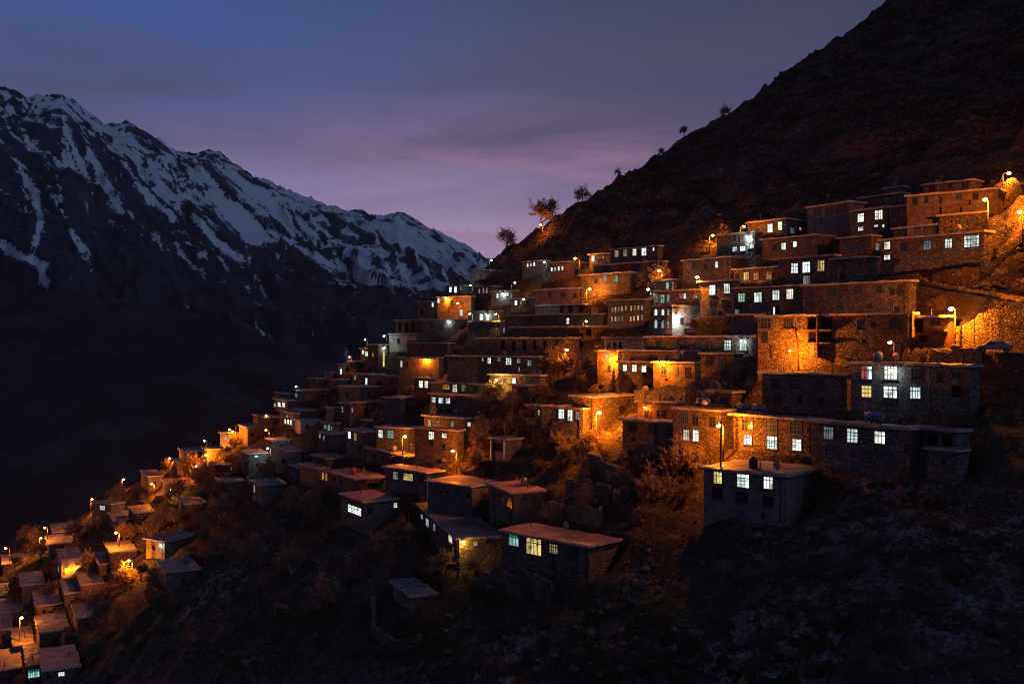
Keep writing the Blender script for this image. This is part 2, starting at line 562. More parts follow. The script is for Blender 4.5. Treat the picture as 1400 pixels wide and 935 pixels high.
def H(xa, xc, xe, ytop, ybase, yaw, wall, roof, wins, label, name='flat_roofed_house', depth=None, found=None, ov=.35, extras=(), group=None):
    """front wall from pixel column xa to the near corner xc, side wall on to xe; pixel rows are those of the corner.
    The corner's foot is found on the hillside and the house is built at its real size there."""
    P = hit_base(xc, ybase); D = P.y
    a = R(yaw); ca, sa = math.cos(a), math.sin(a)
    ua = (xa - CX) / F; ue = (xe - CX) / F
    w = (ua * P.y - P.x) / (-ca - ua * sa)
    w = min(max(3.0, w), 16.0 if xc < 560 and ytop > 500 else 60.0)
    if xe > xc + .5:
        d = (ue * P.y - P.x) / (sa - ue * ca)
    else:
        d = 6.0
    if depth:
        d = depth
    d = min(max(d, 2.0), 26.0)
    h = (ybase - ytop) * D / F
    e = Vector((ca, -sa, 0)); q = Vector((sa, ca, 0))
    O = P - e * (w / 2)
    seed = int(xa * 7 + ytop * 13)
    root = empty(name, O, -a)
    tag(root, label, 'house', group)
    fd = found if found is not None else 1.6 + .30 * w
    wall_mesh(w, d, h, fd, seed).build('wall', M[wall], root)
    th = .24
    ro = roof_mesh(w, d, h, ov, th, seed + 1).build('roof', [M[roof], M['fascia']], root)
    rr = random.Random(seed + 5)
    np_ = Vector((-sa, -ca, 0)); ns = Vector((ca, -sa, 0))
    info = dict(root=root, O=O, P=P, e=e, q=q, w=w, d=d, h=h, zb=P.z, a=a, roof=ro, D=D)

    def to_face(face, px, py):
        u, v = uv(px, py); ray = Vector((u, 1, v))
        n = np_ if face == 'F' else ns
        t = P.dot(n) / ray.dot(n) if abs(ray.dot(n)) > 1e-6 else D
        X = ray * t; L = X - O
        return (L.dot(e) if face == 'F' else L.dot(q)), X.z - P.z, t, abs(ray.normalized().dot(n))
    info['to_face'] = to_face
    for k, wd in enumerate(wins):
        kd, px, py, pw, ph = wd[:5]; face = wd[5] if len(wd) > 5 else 'F'
        s, z, t, cs = to_face(face, px, py)
        s2 = to_face(face, px + pw / 2, py)[0]; s1 = to_face(face, px - pw / 2, py)[0]
        ww = max(.25, abs(s2 - s1)); wh = max(.3, ph * t / F)
        if face == 'F':
            s = min(max(s, -w / 2 + ww / 2 + .1), w / 2 - ww / 2 - .1)
        else:
            s = min(max(s, ww / 2 + .1), d - ww / 2 - .1)
        z = min(z, h - wh / 2 - .15)
        add_window(root, face, w, s, z, ww, wh, kd, pw, seed + k)
    for ex in extras:
        nm, x0, y0, x1, y1, pr, mt = ex[:7]; face = ex[7] if len(ex) > 7 else 'F'
        s0, z1, _, _ = to_face(face, x0, y0); s1, z0, _, _ = to_face(face, x1, y1)
        mb = MB(); tf_box(mb, side_tf(face, w), s0, s1, -.05, pr, z0, z1)
        mb.build(nm, M[mt], root)
    # roof furniture: beam ends under the eave, a pipe, a drain spout
    if w > 4:
        k = max(3, int(w / .9)); z0, z1 = h - .19, h - .05; y0 = -.5 * ov - .2
        ol = [(-w / 2 + .05, -.002)]
        for i in range(k):
            x = -w / 2 + w * (i + .5) / k
            ol += [(x - .07, -.05), (x - .07, y0), (x + .07, y0), (x + .07, -.05)]
        ol = [(-w / 2 + .05, -.05)] + ol[1:] + [(w / 2 - .05, -.05)]
        mb = MB(); n = len(ol)
        vs = [(x, y, z) for z in (z0, z1) for x, y in ol] + [(x, -.002, z) for z in (z0, z1) for x, y in ol]
        fs = []
        for i in range(n - 1):
            fs.append((i, i + 1, n + i + 1, n + i))                       # fronts and tooth sides
        for i in range(n - 1):
            if abs(ol[i][0] - ol[i + 1][0]) > 1e-6:
                for o1, o2, fl in ((0, 2 * n, 0), (n, 3 * n, 1)):
                    q = (o1 + i, o2 + i, o2 + i + 1, o1 + i + 1)
                    fs.append(q if fl == 0 else q[::-1])
        mb.add(vs, fs)
        mb.build('eave_beam', M['wood'], root)
    if D < 240 and w > 5 and rr.random() < .6:
        x = w / 2 - rr.uniform(.3, .8)
        mb = MB(); mb.tube([(x, -.1, h - .1), (x, -.1, h * .5), (x, -.1, .2)], [.05] * 3, 6); mb.build('drain_pipe', M['darkmetal'], root)
    if rr.random() < .75:
        x = rr.uniform(-w * .4, w * .4); y = rr.uniform(d * .3, d * .8); hh = rr.uniform(.5, 1.2)
        mb = MB(); mb.tube([(x, y, h + .2), (x, y, h + th + hh)], [.09, .08], 7); mb.tube([(x, y, h + th + hh), (x, y, h + th + hh + .16)], [.16, .05], 7)
        mb.build('flue_pipe', M['darkmetal'], root)
    if rr.random() < .5:
        x = rr.uniform(-w * .4, w * .4); y = rr.uniform(d * .3, d * .9); hh = rr.uniform(1.4, 2.6)
        mb = MB(); mb.tube([(x, y, h + .2), (x, y, h + th + hh)], [.03, .03], 5)
        for k in range(4):
            zz = h + th + hh - .12 - .14 * k; l = .5 - .07 * k
            mb.box(x - l, x + l, y - .015, y + .015, zz, zz + .03)
        mb.build('aerial', M['metal'], root)
    HOUSES.append(info)
    return info


def _roof_stuff(info, what, px, py):
    """a thing standing on a roof, found by looking through a pixel onto the roof plane"""
    u, v = uv(px, py); zt = info['zb'] + info['h'] + .26
    if abs(v) < .02:
        L = info['O'] + info['q'] * 2.2
        X = Vector((u * L.y, L.y, zt))
    else:
        t = zt / v; X = Vector((u * t, t, zt))
    r = X - info['O']; lx = min(max(r.dot(info['e']), -info['w'] / 2 + .6), info['w'] / 2 - .6); ly = min(max(r.dot(info['q']), .5), info['d'] - .6)
    return info['O'] + info['e'] * lx + info['q'] * ly + Vector((0, 0, info['h'] + .27)), -info['a']


def water_tank(info, px, py, label, mat='metal', lying=True):
    loc, rz = _roof_stuff(info, 'tank', px, py)
    root = tag(empty('water_tank', loc, rz), label, 'water tank', 'water tanks on the roofs')
    mb = MB()
    if lying:
        mb.tube([(-1.0, 0, .85), (-.93, 0, .85), (.93, 0, .85), (1.0, 0, .85)], [.3, .48, .48, .3], 14)
        mb.build('drum', M[mat], root)
        st = MB()
        for x in (-.6, .6):
            for y in (-.35, .35):
                st.box(x - .04, x + .04, y - .04, y + .04, 0, .62)
            st.box(x - .04, x + .04, -.31, .31, .38, .46)
        st.build('stand', M['darkmetal'], root)
    else:
        mb.tube([(0, 0, .0), (0, 0, 1.1), (0, 0, 1.25), (0, 0, 1.36)], [.55, .55, .4, .2], 14)
        mb.build('drum', M[mat], root)
        st = MB(); st.tube([(0, 0, 1.36), (0, 0, 1.44)], [.22, .22], 10); st.build('lid', M['darkmetal'], root)
    return root


def dish(info, px, py, label):
    loc, rz = _roof_stuff(info, 'dish', px, py)
    root = tag(empty('satellite_dish', loc, rz), label, 'satellite dish', 'satellite dishes on the roofs')
    mb = MB(); vs = []; fs = []; n = 14
    for j in range(5):
        r = .5 * j / 4
        for k in range(n):
            t = 2 * math.pi * k / n
            vs.append((r * math.cos(t), -.16 + .6 * r * r - .25 * r * math.sin(t), .75 + r * math.sin(t)))
    for j in range(4):
        for k in range(n):
            fs.append((j * n + k, j * n + (k + 1) % n, (j + 1) * n + (k + 1) % n, (j + 1) * n + k))
    mb.add([(x, y + .03, z) for x, y, z in vs] + vs, fs + [tuple(len(vs) + i for i in reversed(f)) for f in fs], 0, True)
    mb.build('reflector', M['fascia'], root)
    st = MB(); st.tube([(0, .05, 0), (0, .05, .75)], [.035, .035], 6); st.tube([(0, -.1, .45), (0, -.6, .8)], [.015, .015], 5)
    st.build('mast', M['darkmetal'], root)
    return root
HS = {}
def A(key, *a, **k):
    a = list(a)
    if a[1] < 430 and a[5] > 35 and a[3] > 500:
        a[5] = 62
    elif a[1] < 560 and a[3] > 560 and a[5] > 40:
        a[5] = 58
    HS[key] = H(*a, **k)

# ---- top right of the village, under the cliff
A('R5', 1262, 1330, 1345, 247, 264, 45, 'mud', 'roof', [('D', 1275, 256, 6, 6), ('D', 1299, 254, 4, 6), ('D', 1318, 254, 5, 6)],
  'topmost brown house at the cliff foot, set behind the long orange-lit house')
A('R3b', 1209, 1232, 1240, 256, 266, 50, 'red', 'roof', [('D', 1220, 262, 4, 5)],
  'tiny reddish hut topping the stepped houses left of the bright orange terrace')
A('R3', 1175, 1231, 1242, 265, 285, 55, 'stone2', 'roof', [('D', 1224, 272, 5, 9), ('D', 1188, 277, 8, 6), ('D', 1211, 275, 3, 4)],
  'dark upper house with orange end wall, right above the pair of white windows')
A('R4', 1240, 1364, 1372, 259, 294, 38, 'mud', 'roof', [('D', 1251.5, 274, 6, 10), ('D', 1266.5, 272, 5, 9), ('D', 1286, 274, 3, 9), ('B', 1311, 269, 7, 8), ('D', 1334, 268, 7, 8), ('D', 1326, 277, 3, 7), ('P', 1314, 288, 3, 8), ('P', 1286, 288, 3, 10)],
  'long plastered house washed in orange light beside the brightest top street lamp')
A('R6', 1284, 1349, 1360, 291, 311, 45, 'rubblewall', 'roof', [('X', 1333, 302, 4, 10)],
  'low orange rubble-stone house with one narrow door below the long plastered house')
A('R6x', 1252, 1282, 1284, 296, 312, 45, 'stone', 'roof', [('P', 1278, 302, 6, 11), ('D', 1264, 303, 5, 5)],
  'small stone house with a tall black doorway, wedged left of the orange rubble house')
A('R1', 1104, 1161, 1182, 277, 323, 58, 'grey', 'roof', [('D', 1117.8, 290, 8, 9), ('D', 1133, 290, 8, 9), ('D', 1148.6, 287, 9, 9), ('B', 1117, 305, 7, 10), ('B', 1132, 304, 7, 11), ('B', 1147, 299, 7, 10)],
  'tall grey house with two rows of three dark windows high under the cliff')
A('R2', 1166, 1213, 1222, 284, 322, 58, 'stone2', 'roof', [('W', 1177, 298, 8, 11), ('W', 1201.5, 294, 10, 12), ('W', 1177, 313, 7, 5), ('W', 1198, 309, 5, 2.5), ('W', 1208, 309, 3, 4)],
  'dark house with two white grid windows above three tiny lit ones')
A('R2b', 1216, 1252, 1262, 281, 313, 50, 'red', 'roof', [('D', 1223, 292.6, 9, 10), ('D', 1243, 291, 5, 7)],
  'reddish orange-lit house joined right of the two white grid windows')
A('R7', 1222, 1294, 1316, 307, 324, 55, 'grey', 'roof', [('B', 1288, 313, 6, 7), ('B', 1278, 314, 4, 8), ('B', 1249, 317, 5, 8), ('D', 1232, 318, 5, 6)],
  'unlit grey house with blue windows, roof just behind the longest white-windowed house')
A('R8b', 1204, 1345, 1357, 317.5, 362, 52, 'stone2', 'roof', [('W', 1213, 336, 8, 10), ('W', 1213, 352, 8, 6), ('w', 1268, 335.5, 10, 12), ('W', 1297, 333, 9, 12), ('W', 1328.5, 330, 20, 15), ('D', 1236, 338, 8, 10)],
  'longest top house, its wide white grid window at the right end')
A('R8a', 1148, 1191, 1204, 323, 352, 55, 'stone', 'roof', [('B', 1159, 339, 8, 9), ('B', 1178, 337, 8, 9), ('w', 1200, 338, 6, 9, 'S')],
  'dark square house with orange side wall, beside the stacked pair of white windows')
A('R12', 1042, 1118, 1147, 322, 353, 50, 'stone2', 'roof', [('W', 1071.5, 337, 6, 9), ('W', 1087, 334, 4.5, 7), ('D', 1059, 339, 5, 8), ('B', 1105, 332, 5, 9)],
  'dark house with a white grid window and a smaller white one beside it')
A('R10', 1022, 1075, 1101, 300, 327, 52, 'stone2', 'roof', [('W', 1053, 312, 7, 11), ('W', 1066.5, 309, 5.5, 11), ('w', 1083, 315.5, 5, 7, 'S'), ('w', 1094, 313, 3, 4, 'S'), ('D', 1036, 316, 5, 6)],
  'highest left dark house with two tall white windows under the cliff')
A('R11', 980, 1032, 1043, 318, 352, 50, 'stone2', 'roof', [('W', 1004.5, 341, 5.5, 6), ('W', 1015.5, 340, 7, 6), ('W', 1027, 337, 7, 5), ('B', 994, 347, 3.5, 9), ('D', 1004, 326, 5, 6)],
  'dark house with three small white windows in a row under the white lamp')
A('R9', 1138, 1190, 1205, 352, 384, 52, 'stone2', 'roof', [('D', 1148, 363, 8, 10), ('D', 1168, 361, 8, 10), ('D', 1182, 364, 5, 8), ('P', 1152, 378, 5, 8), ('B', 1178, 379, 6, 5)],
  'unlit stone house with orange side wall just right of the yellow-white window trio')
A('R9L', 1063, 1139, 1140, 350, 392, 50, 'stone', 'roof', [('W', 1086.5, 367, 9, 13), ('W', 1102.5, 365.5, 10, 14), ('Y', 1122.5, 363.5, 9, 14), ('w', 1103, 383, 9, 11), ('B', 1087, 384, 8, 9), ('D', 1122, 381, 8, 9)],
  'stone house with two white and one yellow big windows in a row')
A('R9LL', 1003, 1062, 1063, 366, 388, 48, 'stone', 'roof', [('Y', 1020.5, 377.5, 7, 10), ('O', 1034, 378, 7, 9), ('O', 1051.5, 377, 7, 10), ('D', 1008, 379, 5, 8)],
  'low house with one yellow and two orange windows side by side',
  extras=[('balcony_wall', 1038, 384, 1056, 394, .7, 'pale')])
A('R14', 934, 1000, 1022, 352, 384, 50, 'stone', 'roof', [('W', 980, 362, 3.5, 8), ('B', 949, 363, 4, 8), ('D', 965, 365, 4, 7)],
  'dark reddish house with a single narrow white window behind the big orange lamp')
A('R15', 957, 1003, 1004, 384, 432, 48, 'mud', 'roof', [('W', 974, 396.5, 8, 13), ('W', 994, 394.5, 8, 13), ('D', 974, 416, 6, 9), ('D', 992, 416, 7, 9), ('P', 985, 428, 4, 5)],
  'tan house with two bright tall windows right of the big orange lamp')
A('R16', 1003, 1098, 1100, 391, 431, 48, 'stone2', 'roof', [('C', 1014, 407, 9, 11), ('W', 1036.5, 406.5, 10, 13), ('W', 1061, 403.5, 9, 13), ('W', 1080, 402, 9, 13), ('w', 1008, 427, 6, 7), ('B', 1035, 424, 6, 8), ('W', 1058.5, 425, 2.5, 10), ('P', 1063, 425, 5, 12)],
  'wide house with four white windows, the first tinted sea green')
A('R17', 1100, 1243, 1246, 385, 432, 50, 'stone2', 'roof', [('B', 1109, 402, 8, 10), ('B', 1138, 399, 10, 12), ('D', 1174, 396.5, 9, 10), ('D', 1203, 395, 7, 10), ('D', 1231, 396, 6, 11), ('D', 1220, 399, 5, 7), ('B', 1152, 419, 8, 12), ('D', 1109, 417, 7, 8), ('D', 1226, 424, 7, 8), ('D', 1190, 418, 5, 6)],
  'broad dark stone house with no lit window above the orange balcony wall')
A('R18', 1036, 1247, 1248, 430, 489, 42, 'stone', 'roof', [('D', 1047, 442, 14, 13), ('D', 1078, 442, 12, 12), ('D', 1046, 461, 7, 14), ('P', 1112, 440, 16, 19), ('P', 1130, 440, 16, 19), ('P', 1113, 460.5, 15, 14), ('P', 1130, 460, 14, 14), ('X', 1111, 479, 6, 15), ('D', 1176, 444, 7, 12), ('D', 1193, 444, 4, 6), ('D', 1223, 443, 13, 11), ('D', 1180, 466, 3, 4)],
  'great orange-lit stone wall house with a two-storey black balcony opening',
  extras=[('balcony_slab', 1103, 450.5, 1141, 453, 1.1, 'wood'), ('balcony_slab', 1103, 468, 1140, 470, 1.1, 'wood'), ('balcony_post', 1120.6, 431, 1122.4, 489, 1.2, 'wood'), ('drain_pipe', 1054, 472, 1055, 489, .12, 'darkmetal')])
A('R18L', 998, 1036, 1037, 431, 464, 48, 'grey', 'roofdark', [('D', 1013, 441, 6, 12), ('B', 1026, 441, 5, 11), ('B', 1025, 455, 7, 8)],
  'narrow dark grey house joined to the left end of the orange balcony wall')
A('R20', 1246, 1296, 1298, 434, 471, 45, 'red', 'roofdark', [('P', 1254, 445, 15, 19), ('D', 1279, 440, 12, 8), ('P', 1262, 463, 13, 8)],
  'shed-like reddish house with a black shuttered bay next to the lit street corner',
  extras=[('porch_slab', 1267, 451, 1296, 453, 1.3, 'roof')])
A('R19', 884, 1033, 1034, 461, 485, 47, 'stone2', 'roof', [('W', 1016, 472, 9, 14), ('W', 995, 472, 9, 13), ('B', 925, 470, 8, 11), ('B', 955, 469, 9, 10), ('D', 970, 472, 7, 9), ('D', 900, 471, 6, 9)],
  'low wide house whose two right-end windows glow white below the mosque',
  )
# ---- right flank, below the road
A('R22', 1042, 1158, 1161, 514, 566, 50, 'stone2', 'roofdark', [('D', 1060, 525.5, 10, 14), ('D', 1087, 525, 15, 15), ('D', 1122, 527, 10, 15), ('D', 1063, 546, 9, 13), ('P', 1094, 547, 6, 11), ('D', 1123, 549, 8, 12), ('X', 1037, 549, 7, 14)],
  'unlit two-storey stone house under the earth mound, left of the six-window house')
A('R21', 1163, 1276, 1278, 500, 566, 55, 'grey', 'roof', [('R', 1185, 509.5, 14, 17), ('W', 1218, 509.5, 17, 17), ('D', 1253.5, 512, 14, 15), ('Y', 1185, 535, 13, 15), ('W', 1217.5, 536, 18, 15), ('W', 1251.5, 537, 14, 15), ('D', 1216, 553, 8, 4), ('D', 1251, 555, 3, 4)],
  'tall grey house with six big windows, one half curtained in red', ov=.5)
A('R21b', 1276, 1326, 1330, 502, 566, 55, 'stone2', 'roof', [('D', 1284, 517, 6, 10), ('D', 1306, 512, 8, 8), ('P', 1308, 535, 12, 16)],
  'dark rough stone wing right of the six-window grey house', ov=.5)
A('R23a', 1003, 1110, 1112, 575.5, 622, 52, 'stone', 'roof', [('D', 1022, 581.5, 14, 15), ('B', 1055, 582.5, 14, 16), ('B', 1088, 585, 15, 16), ('W', 1022.5, 601, 11, 13), ('W', 1055.5, 605, 14, 17), ('W', 1089.5, 608, 12, 15), ('X', 1057, 623, 7, 12)],
  'stone house orange at its left end, dark windows over three white ones', ov=.55)
A('R23b', 1110, 1244, 1246, 588, 656, 56, 'stone2', 'roof', [('w', 1133, 592, 13, 16), ('W', 1165.5, 595.5, 14, 18), ('W', 1203, 598, 14, 16), ('B', 1133, 615, 9, 15), ('B', 1170, 620, 12, 15), ('B', 1203.5, 622, 10, 16), ('B', 1170, 641, 8, 11), ('D', 1145, 643, 17, 8), ('D', 1240, 614, 6, 16)],
  'dark house with three white windows above three dark blue ones', ov=.55)
A('R23c', 1246, 1310, 1318, 591, 640, 56, 'grey', 'roofdark', [('P', 1258, 602, 10, 16), ('P', 1275, 601, 12, 16), ('P', 1295, 603, 12, 14)],
  'unlit veranda house ending the row at the dark scree slope', ov=.5)
A('R23d', 1267, 1309, 1312, 618, 658, 56, 'stone2', 'roof', [('D', 1290, 632, 5, 6)],
  'plain windowless dark annexe in front of the veranda house', ov=.3)
A('R24', 962, 1075, 1110, 652, 718, 42, 'greybrown', 'roof', [('Y', 981.5, 651.5, 11, 16), ('W', 1016, 657, 16, 18), ('W', 1050.5, 660, 12, 16), ('D', 981, 674, 13, 14), ('D', 1014, 680, 15, 14), ('D', 1050, 686, 13, 14), ('X', 1014, 703, 9, 14), ('D', 1043, 705, 4, 8)],
  'detached grey house with yellow and white upper windows at the village bottom', ov=.45, depth=9.5)
# ---- centre, lit street
A('M5', 872, 924, 930, 552, 574, 42, 'red', 'roof', [('D', 884, 566, 5, 9), ('D', 903, 566, 9, 9)],
  'low reddish house with a small orange lamp behind the scalloped roof')
A('M2', 782, 812, 876, 544, 592, 50, 'stone', 'roof', [('D', 797, 556, 5, 7), ('D', 850, 560, 6, 9, 'S')],
  'house with a broad orange side wall right beside the brightest central lamp')
A('M1', 754, 797, 818, 560, 602, 48, 'stone2', 'roof', [('W', 767.5, 564, 7, 13), ('W', 779.5, 567, 6, 15), ('w', 790, 568, 5, 11)],
  'grey house with three tall windows left of the brightest central lamp')
A('M3', 720, 740, 755, 556, 584, 48, 'stone2', 'roof', [('C', 731, 566, 3, 9), ('C', 737, 564, 3, 7)],
  'small dark house with two slim greenish windows, left neighbour of the grey one')
A('M4', 851, 924, 928, 579, 616, 44, 'stone', 'roofsnow', [('D', 865, 583.5, 10, 11), ('D', 892, 586, 10, 12), ('D', 917, 589, 9, 13), ('X', 892, 606, 10, 16), ('D', 866, 600, 4, 4)],
  'orange stone house with dark windows and a pale broken roof edge', ov=.5)
A('M6', 920, 985, 1003, 563, 622, 46, 'stone', 'roof', [('B', 936, 572, 10, 14), ('D', 951, 575, 7, 12), ('D', 974, 577, 8, 12), ('W', 938.5, 594.5, 8, 14), ('W', 951.5, 595.5, 8, 15)],
  'stone house with two white ground windows and a blazing orange end wall')
# ---- lower centre, detached houses
A('C1', 687, 805, 846, 748, 797, 44, 'stone2', 'roofreddened', [('S', 702.5, 737, 13, 15), ('Y', 730, 743, 20, 22), ('y', 757, 750, 11, 12), ('D', 784, 757, 11, 15), ('D', 728, 763, 4, 4), ('D', 757, 773, 6, 12), ('D', 786, 782, 9, 15)],
  'lowest central house with a green-topped window and a wide yellow one', ov=.5)
A('C2', 572, 628, 688, 737, 778, 74, 'stone', 'roof', [('w', 577, 706, 3, 6), ('C', 584.5, 714, 4, 10), ('C', 594, 720.5, 3, 10), ('W', 616, 735, 5, 13), ('y', 650, 743, 5, 5, 'S'), ('D', 668, 740, 6, 5, 'S')],
  'big-roofed house with a wall lamp on its near corner, left of the green-topped window', ov=.5)
A('C3', 537, 565, 598, 816, 838, 66, 'mud', 'roofsnow', [('D', 551, 812, 4, 5)],
  'lone low shed with a pale patched roof on the dark lower slope', ov=.45)
A('C4', 669, 703, 747, 675, 718, 68, 'mud', 'roofreddened', [('D', 675, 676, 5, 12), ('D', 686, 682, 5, 14), ('D', 697, 687, 6, 13), ('D', 676, 694, 4, 11), ('D', 697, 705, 5, 12), ('D', 717, 681, 7, 6, 'S')],
  'unlit two-storey house with tall dark windows above the lowest central house', ov=.5)
A('C5', 671, 692, 715, 602, 630, 50, 'grey', 'roofsnow', [('P', 680, 611, 13, 12)],
  'small house with a white-framed black porch standing alone on the bushy slope',
  extras=[('porch_post', 671.5, 602, 673, 628, .25, 'white'), ('porch_post', 689.5, 602, 691, 628, .25, 'white')])
A('C6', 585, 645, 659, 666, 691, 40, 'grey', 'roofreddened', [('D', 604, 672, 3, 4), ('D', 612, 672, 3, 4), ('D', 640, 677, 5, 7), ('D', 624, 676, 4, 5)],
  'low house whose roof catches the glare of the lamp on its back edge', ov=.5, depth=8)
A('C7', 527, 584, 606, 647, 676, 44, 'grey', 'roofreddened', [('w', 541, 650, 6, 10), ('Y', 558, 652, 13, 9), ('D', 576, 656, 6, 9), ('B', 545, 668, 5, 8)],
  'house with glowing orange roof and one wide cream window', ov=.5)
A('C8', 473, 499, 522, 591.5, 629, 50, 'mud', 'roof', [('W', 478, 594.5, 3.5, 9), ('y', 486, 597, 4, 10), ('D', 492, 612, 4, 7)],
  'tall house with one white and one yellow narrow window, left of the orange-glow corner')
A('C9b', 495, 518, 546, 578, 588, 45, 'stone', 'roof', [('D', 506, 583, 4, 5)],
  'flat attic hut rising behind the cyan curtained window')
A('C9', 515, 558, 574, 586.5, 616, 32, 'stone2', 'roof', [('W', 520.5, 593, 5.5, 10), ('C', 534, 594, 8, 10)],
  'dark house with one white window and one cyan curtained window')
A('C10', 500, 536, 554, 620, 638, 48, 'stone2', 'roofreddened', [('D', 512, 624, 4, 7), ('D', 524, 627, 4, 7), ('X', 546, 630, 4, 9, 'S')],
  'low house with orange end wall and a bundle on its roof, beside a tall lamp')
A('C11', 427, 448, 479, 628, 645, 50, 'red', 'roofsnow', [('D', 438, 632, 4, 5), ('D', 463, 634, 5, 6, 'S')],
  'small pale-roofed reddish house stepped above the twin orange window slits')
A('C12', 410, 433, 450, 641.5, 668, 50, 'mud', 'roof', [('O', 441.5, 650.5, 2.6, 10, 'S'), ('O', 446, 652, 2.6, 10, 'S')],
  'house with twin orange window slits in its end wall')
A('C13', 445, 488, 528, 656, 684, 48, 'red', 'roofreddened', [('D', 457, 654, 4, 7), ('D', 467, 658, 4, 8), ('P', 510, 664, 14, 8, 'S')],
  'house with a broad salmon-lit roof and an open black loft', ov=.5)
A('C14', 466, 500, 545, 687, 730, 42, 'stone2', 'roofreddened', [('W', 485, 697, 18, 10), ('D', 506, 697, 6, 10, 'S'), ('W', 540.5, 690.5, 4.5, 6, 'S')],
  'house with an open white-lit veranda and reddish roof above the dark gully', ov=.45)
# ---- mid left terraces
A('C15a', 566, 588, 589, 518, 546, 40, 'stone2', 'roof', [('W', 575.5, 525, 5, 9), ('W', 583, 525.5, 4.5, 9)],
  'narrow dark wing with a pair of white windows left of an amber window')
A('C15', 589, 675, 732, 527, 543, 42, 'stone2', 'roof', [('O', 610, 527.5, 9, 7), ('W', 622, 530.5, 6, 10), ('w', 634, 530.5, 5, 8), ('D', 650, 532, 5, 7)],
  'long low house with one amber and one white window under a sloping pale eave')
A('C16', 588, 662, 664, 542, 566, 40, 'stone2', 'roof', [('W', 593, 546.5, 5, 7), ('W', 603, 547.5, 6, 7), ('W', 612.5, 548, 6, 7), ('D', 602, 559, 4, 6), ('D', 613, 560, 4, 6)],
  'house with three equal white windows in a tight row')
A('C17', 580, 635, 658, 573, 591, 42, 'stone2', 'roof', [('Y', 587.5, 578.5, 4.5, 9), ('w', 599, 576.5, 4.5, 3.5), ('w', 619, 579.5, 4, 6), ('W', 641, 580, 4.5, 5, 'S')],
  'low house with one slim yellow window and a square roof box')
A('C18', 567, 625, 630, 589.5, 630, 38, 'stone', 'roof', [('W', 590, 595.5, 7, 10), ('W', 607.5, 595.5, 6, 6), ('D', 590, 606, 5, 7), ('D', 607, 611, 4, 8)],
  'stone house glowing orange at its left corner with two white windows')
A('C19', 612, 738, 742, 489, 513, 40, 'stone2', 'roof', [('w', 660, 487.5, 2.5, 5), ('W', 669, 490.5, 4.5, 8), ('w', 682.5, 490.5, 4.5, 5), ('W', 695.5, 493, 7, 9), ('w', 709.5, 493.5, 4.5, 6), ('w', 724, 496.5, 5, 8), ('w', 710, 505, 2, 6), ('D', 617, 486, 3, 4), ('D', 625, 486, 3, 4), ('D', 633, 487, 3, 4), ('D', 642, 488, 3, 4)],
  'longest mid-slope house with six unequal white windows under a pale eave')
A('C20', 633, 690, 692, 498, 515, 40, 'stone2', 'roof', [('P', 640, 505, 5, 12), ('P', 650, 506, 4, 11), ('P', 660, 506, 4, 11), ('D', 674, 506, 5, 6)],
  'dark lean-to with tall black openings below the six unequal windows')
A('C21', 670, 738, 741, 514.5, 529, 40, 'stone2', 'roof', [('W', 703, 520.5, 4.5, 7), ('w', 690, 520.5, 4, 6)],
  'dark low house with one small white window above the yellow lamp')
A('C22', 546, 600, 606, 490, 517, 25, 'mud', 'roofdark', [('W', 549, 498, 2.5, 9), ('D', 557, 498, 3, 6)],
  'house front flooded orange with a leafless tree before it')
A('C23', 556, 612, 620, 470, 491, 35, 'red', 'roof', [('D', 575, 479, 4, 5), ('D', 596, 479, 5, 6)],
  'reddish unlit house directly above the orange-flooded front')
A('C24', 532, 556, 578, 457, 480, 40, 'pale', 'roof', [('D', 545, 466, 4, 6)],
  'pale greenish unlit house on the village left edge near two white lamps')
A('C25', 541, 577, 584, 438, 458, 38, 'grey', 'roof', [('P', 547, 448, 4, 12), ('P', 556, 448, 4, 12), ('P', 565, 447, 4, 12)],
  'grey house with a pale pillared porch stepping down the left skyline')
# ---- upper left shoulder
A('T1', 643, 652, 690, 369, 393, 45, 'pale', 'roof', [('D', 668, 380, 5, 6, 'S')],
  'cream cornered house standing out on the skyline against the snow mountain')
A('T2', 610, 634, 645, 391, 406, 35, 'stone2', 'roof', [('W', 616, 395.5, 3.2, 7), ('W', 623, 395, 3.5, 8), ('w', 630, 394, 2, 5)],
  'skyline house with two bright slits above the orange tree court')
A('T3', 647, 672, 686, 392, 405, 38, 'stone2', 'roof', [('w', 655.5, 398, 2, 6), ('w', 661, 397.5, 2, 7), ('w', 665.5, 397, 2, 7)],
  'dark house with three dim hair-thin window slits near the skyline')
A('T4', 598, 644, 648, 406, 437, 30, 'mud', 'roof', [('W', 599.5, 411, 2.5, 6), ('w', 606, 410, 3, 4), ('O', 637, 416, 5, 8), ('W', 630.5, 428, 4, 8), ('D', 618, 414, 4, 7)],
  'house behind the brightest orange court on the left shoulder')
A('T4L', 571, 586, 598, 413, 438, 35, 'stone', 'roof', [('W', 591.5, 411, 2.5, 6, 'S'), ('P', 577, 428, 3, 8)],
  'small stone house with an orange corner pillar on the left skyline')
A('T5', 577, 622, 640, 437, 456, 36, 'stone2', 'roof', [('D', 590, 446, 3, 5), ('D', 604, 446, 3, 5), ('D', 632, 448, 4, 5, 'S')],
  'dark house below the bright orange court with a white lamp under its eave')
A('T6', 640, 680, 684, 426, 442, 38, 'grey', 'roof', [('W', 658, 433.5, 4, 8), ('W', 667, 434, 4, 8)],
  'grey house with two bright white windows and a starry white lamp between eaves')
A('T7', 672, 702, 706, 398, 416, 40, 'grey', 'roof', [('W', 680, 404.5, 3, 6), ('W', 693.5, 402.5, 3.5, 5), ('w', 699, 404, 2.5, 7)],
  'house crowded with white light beside a small orange lamp')
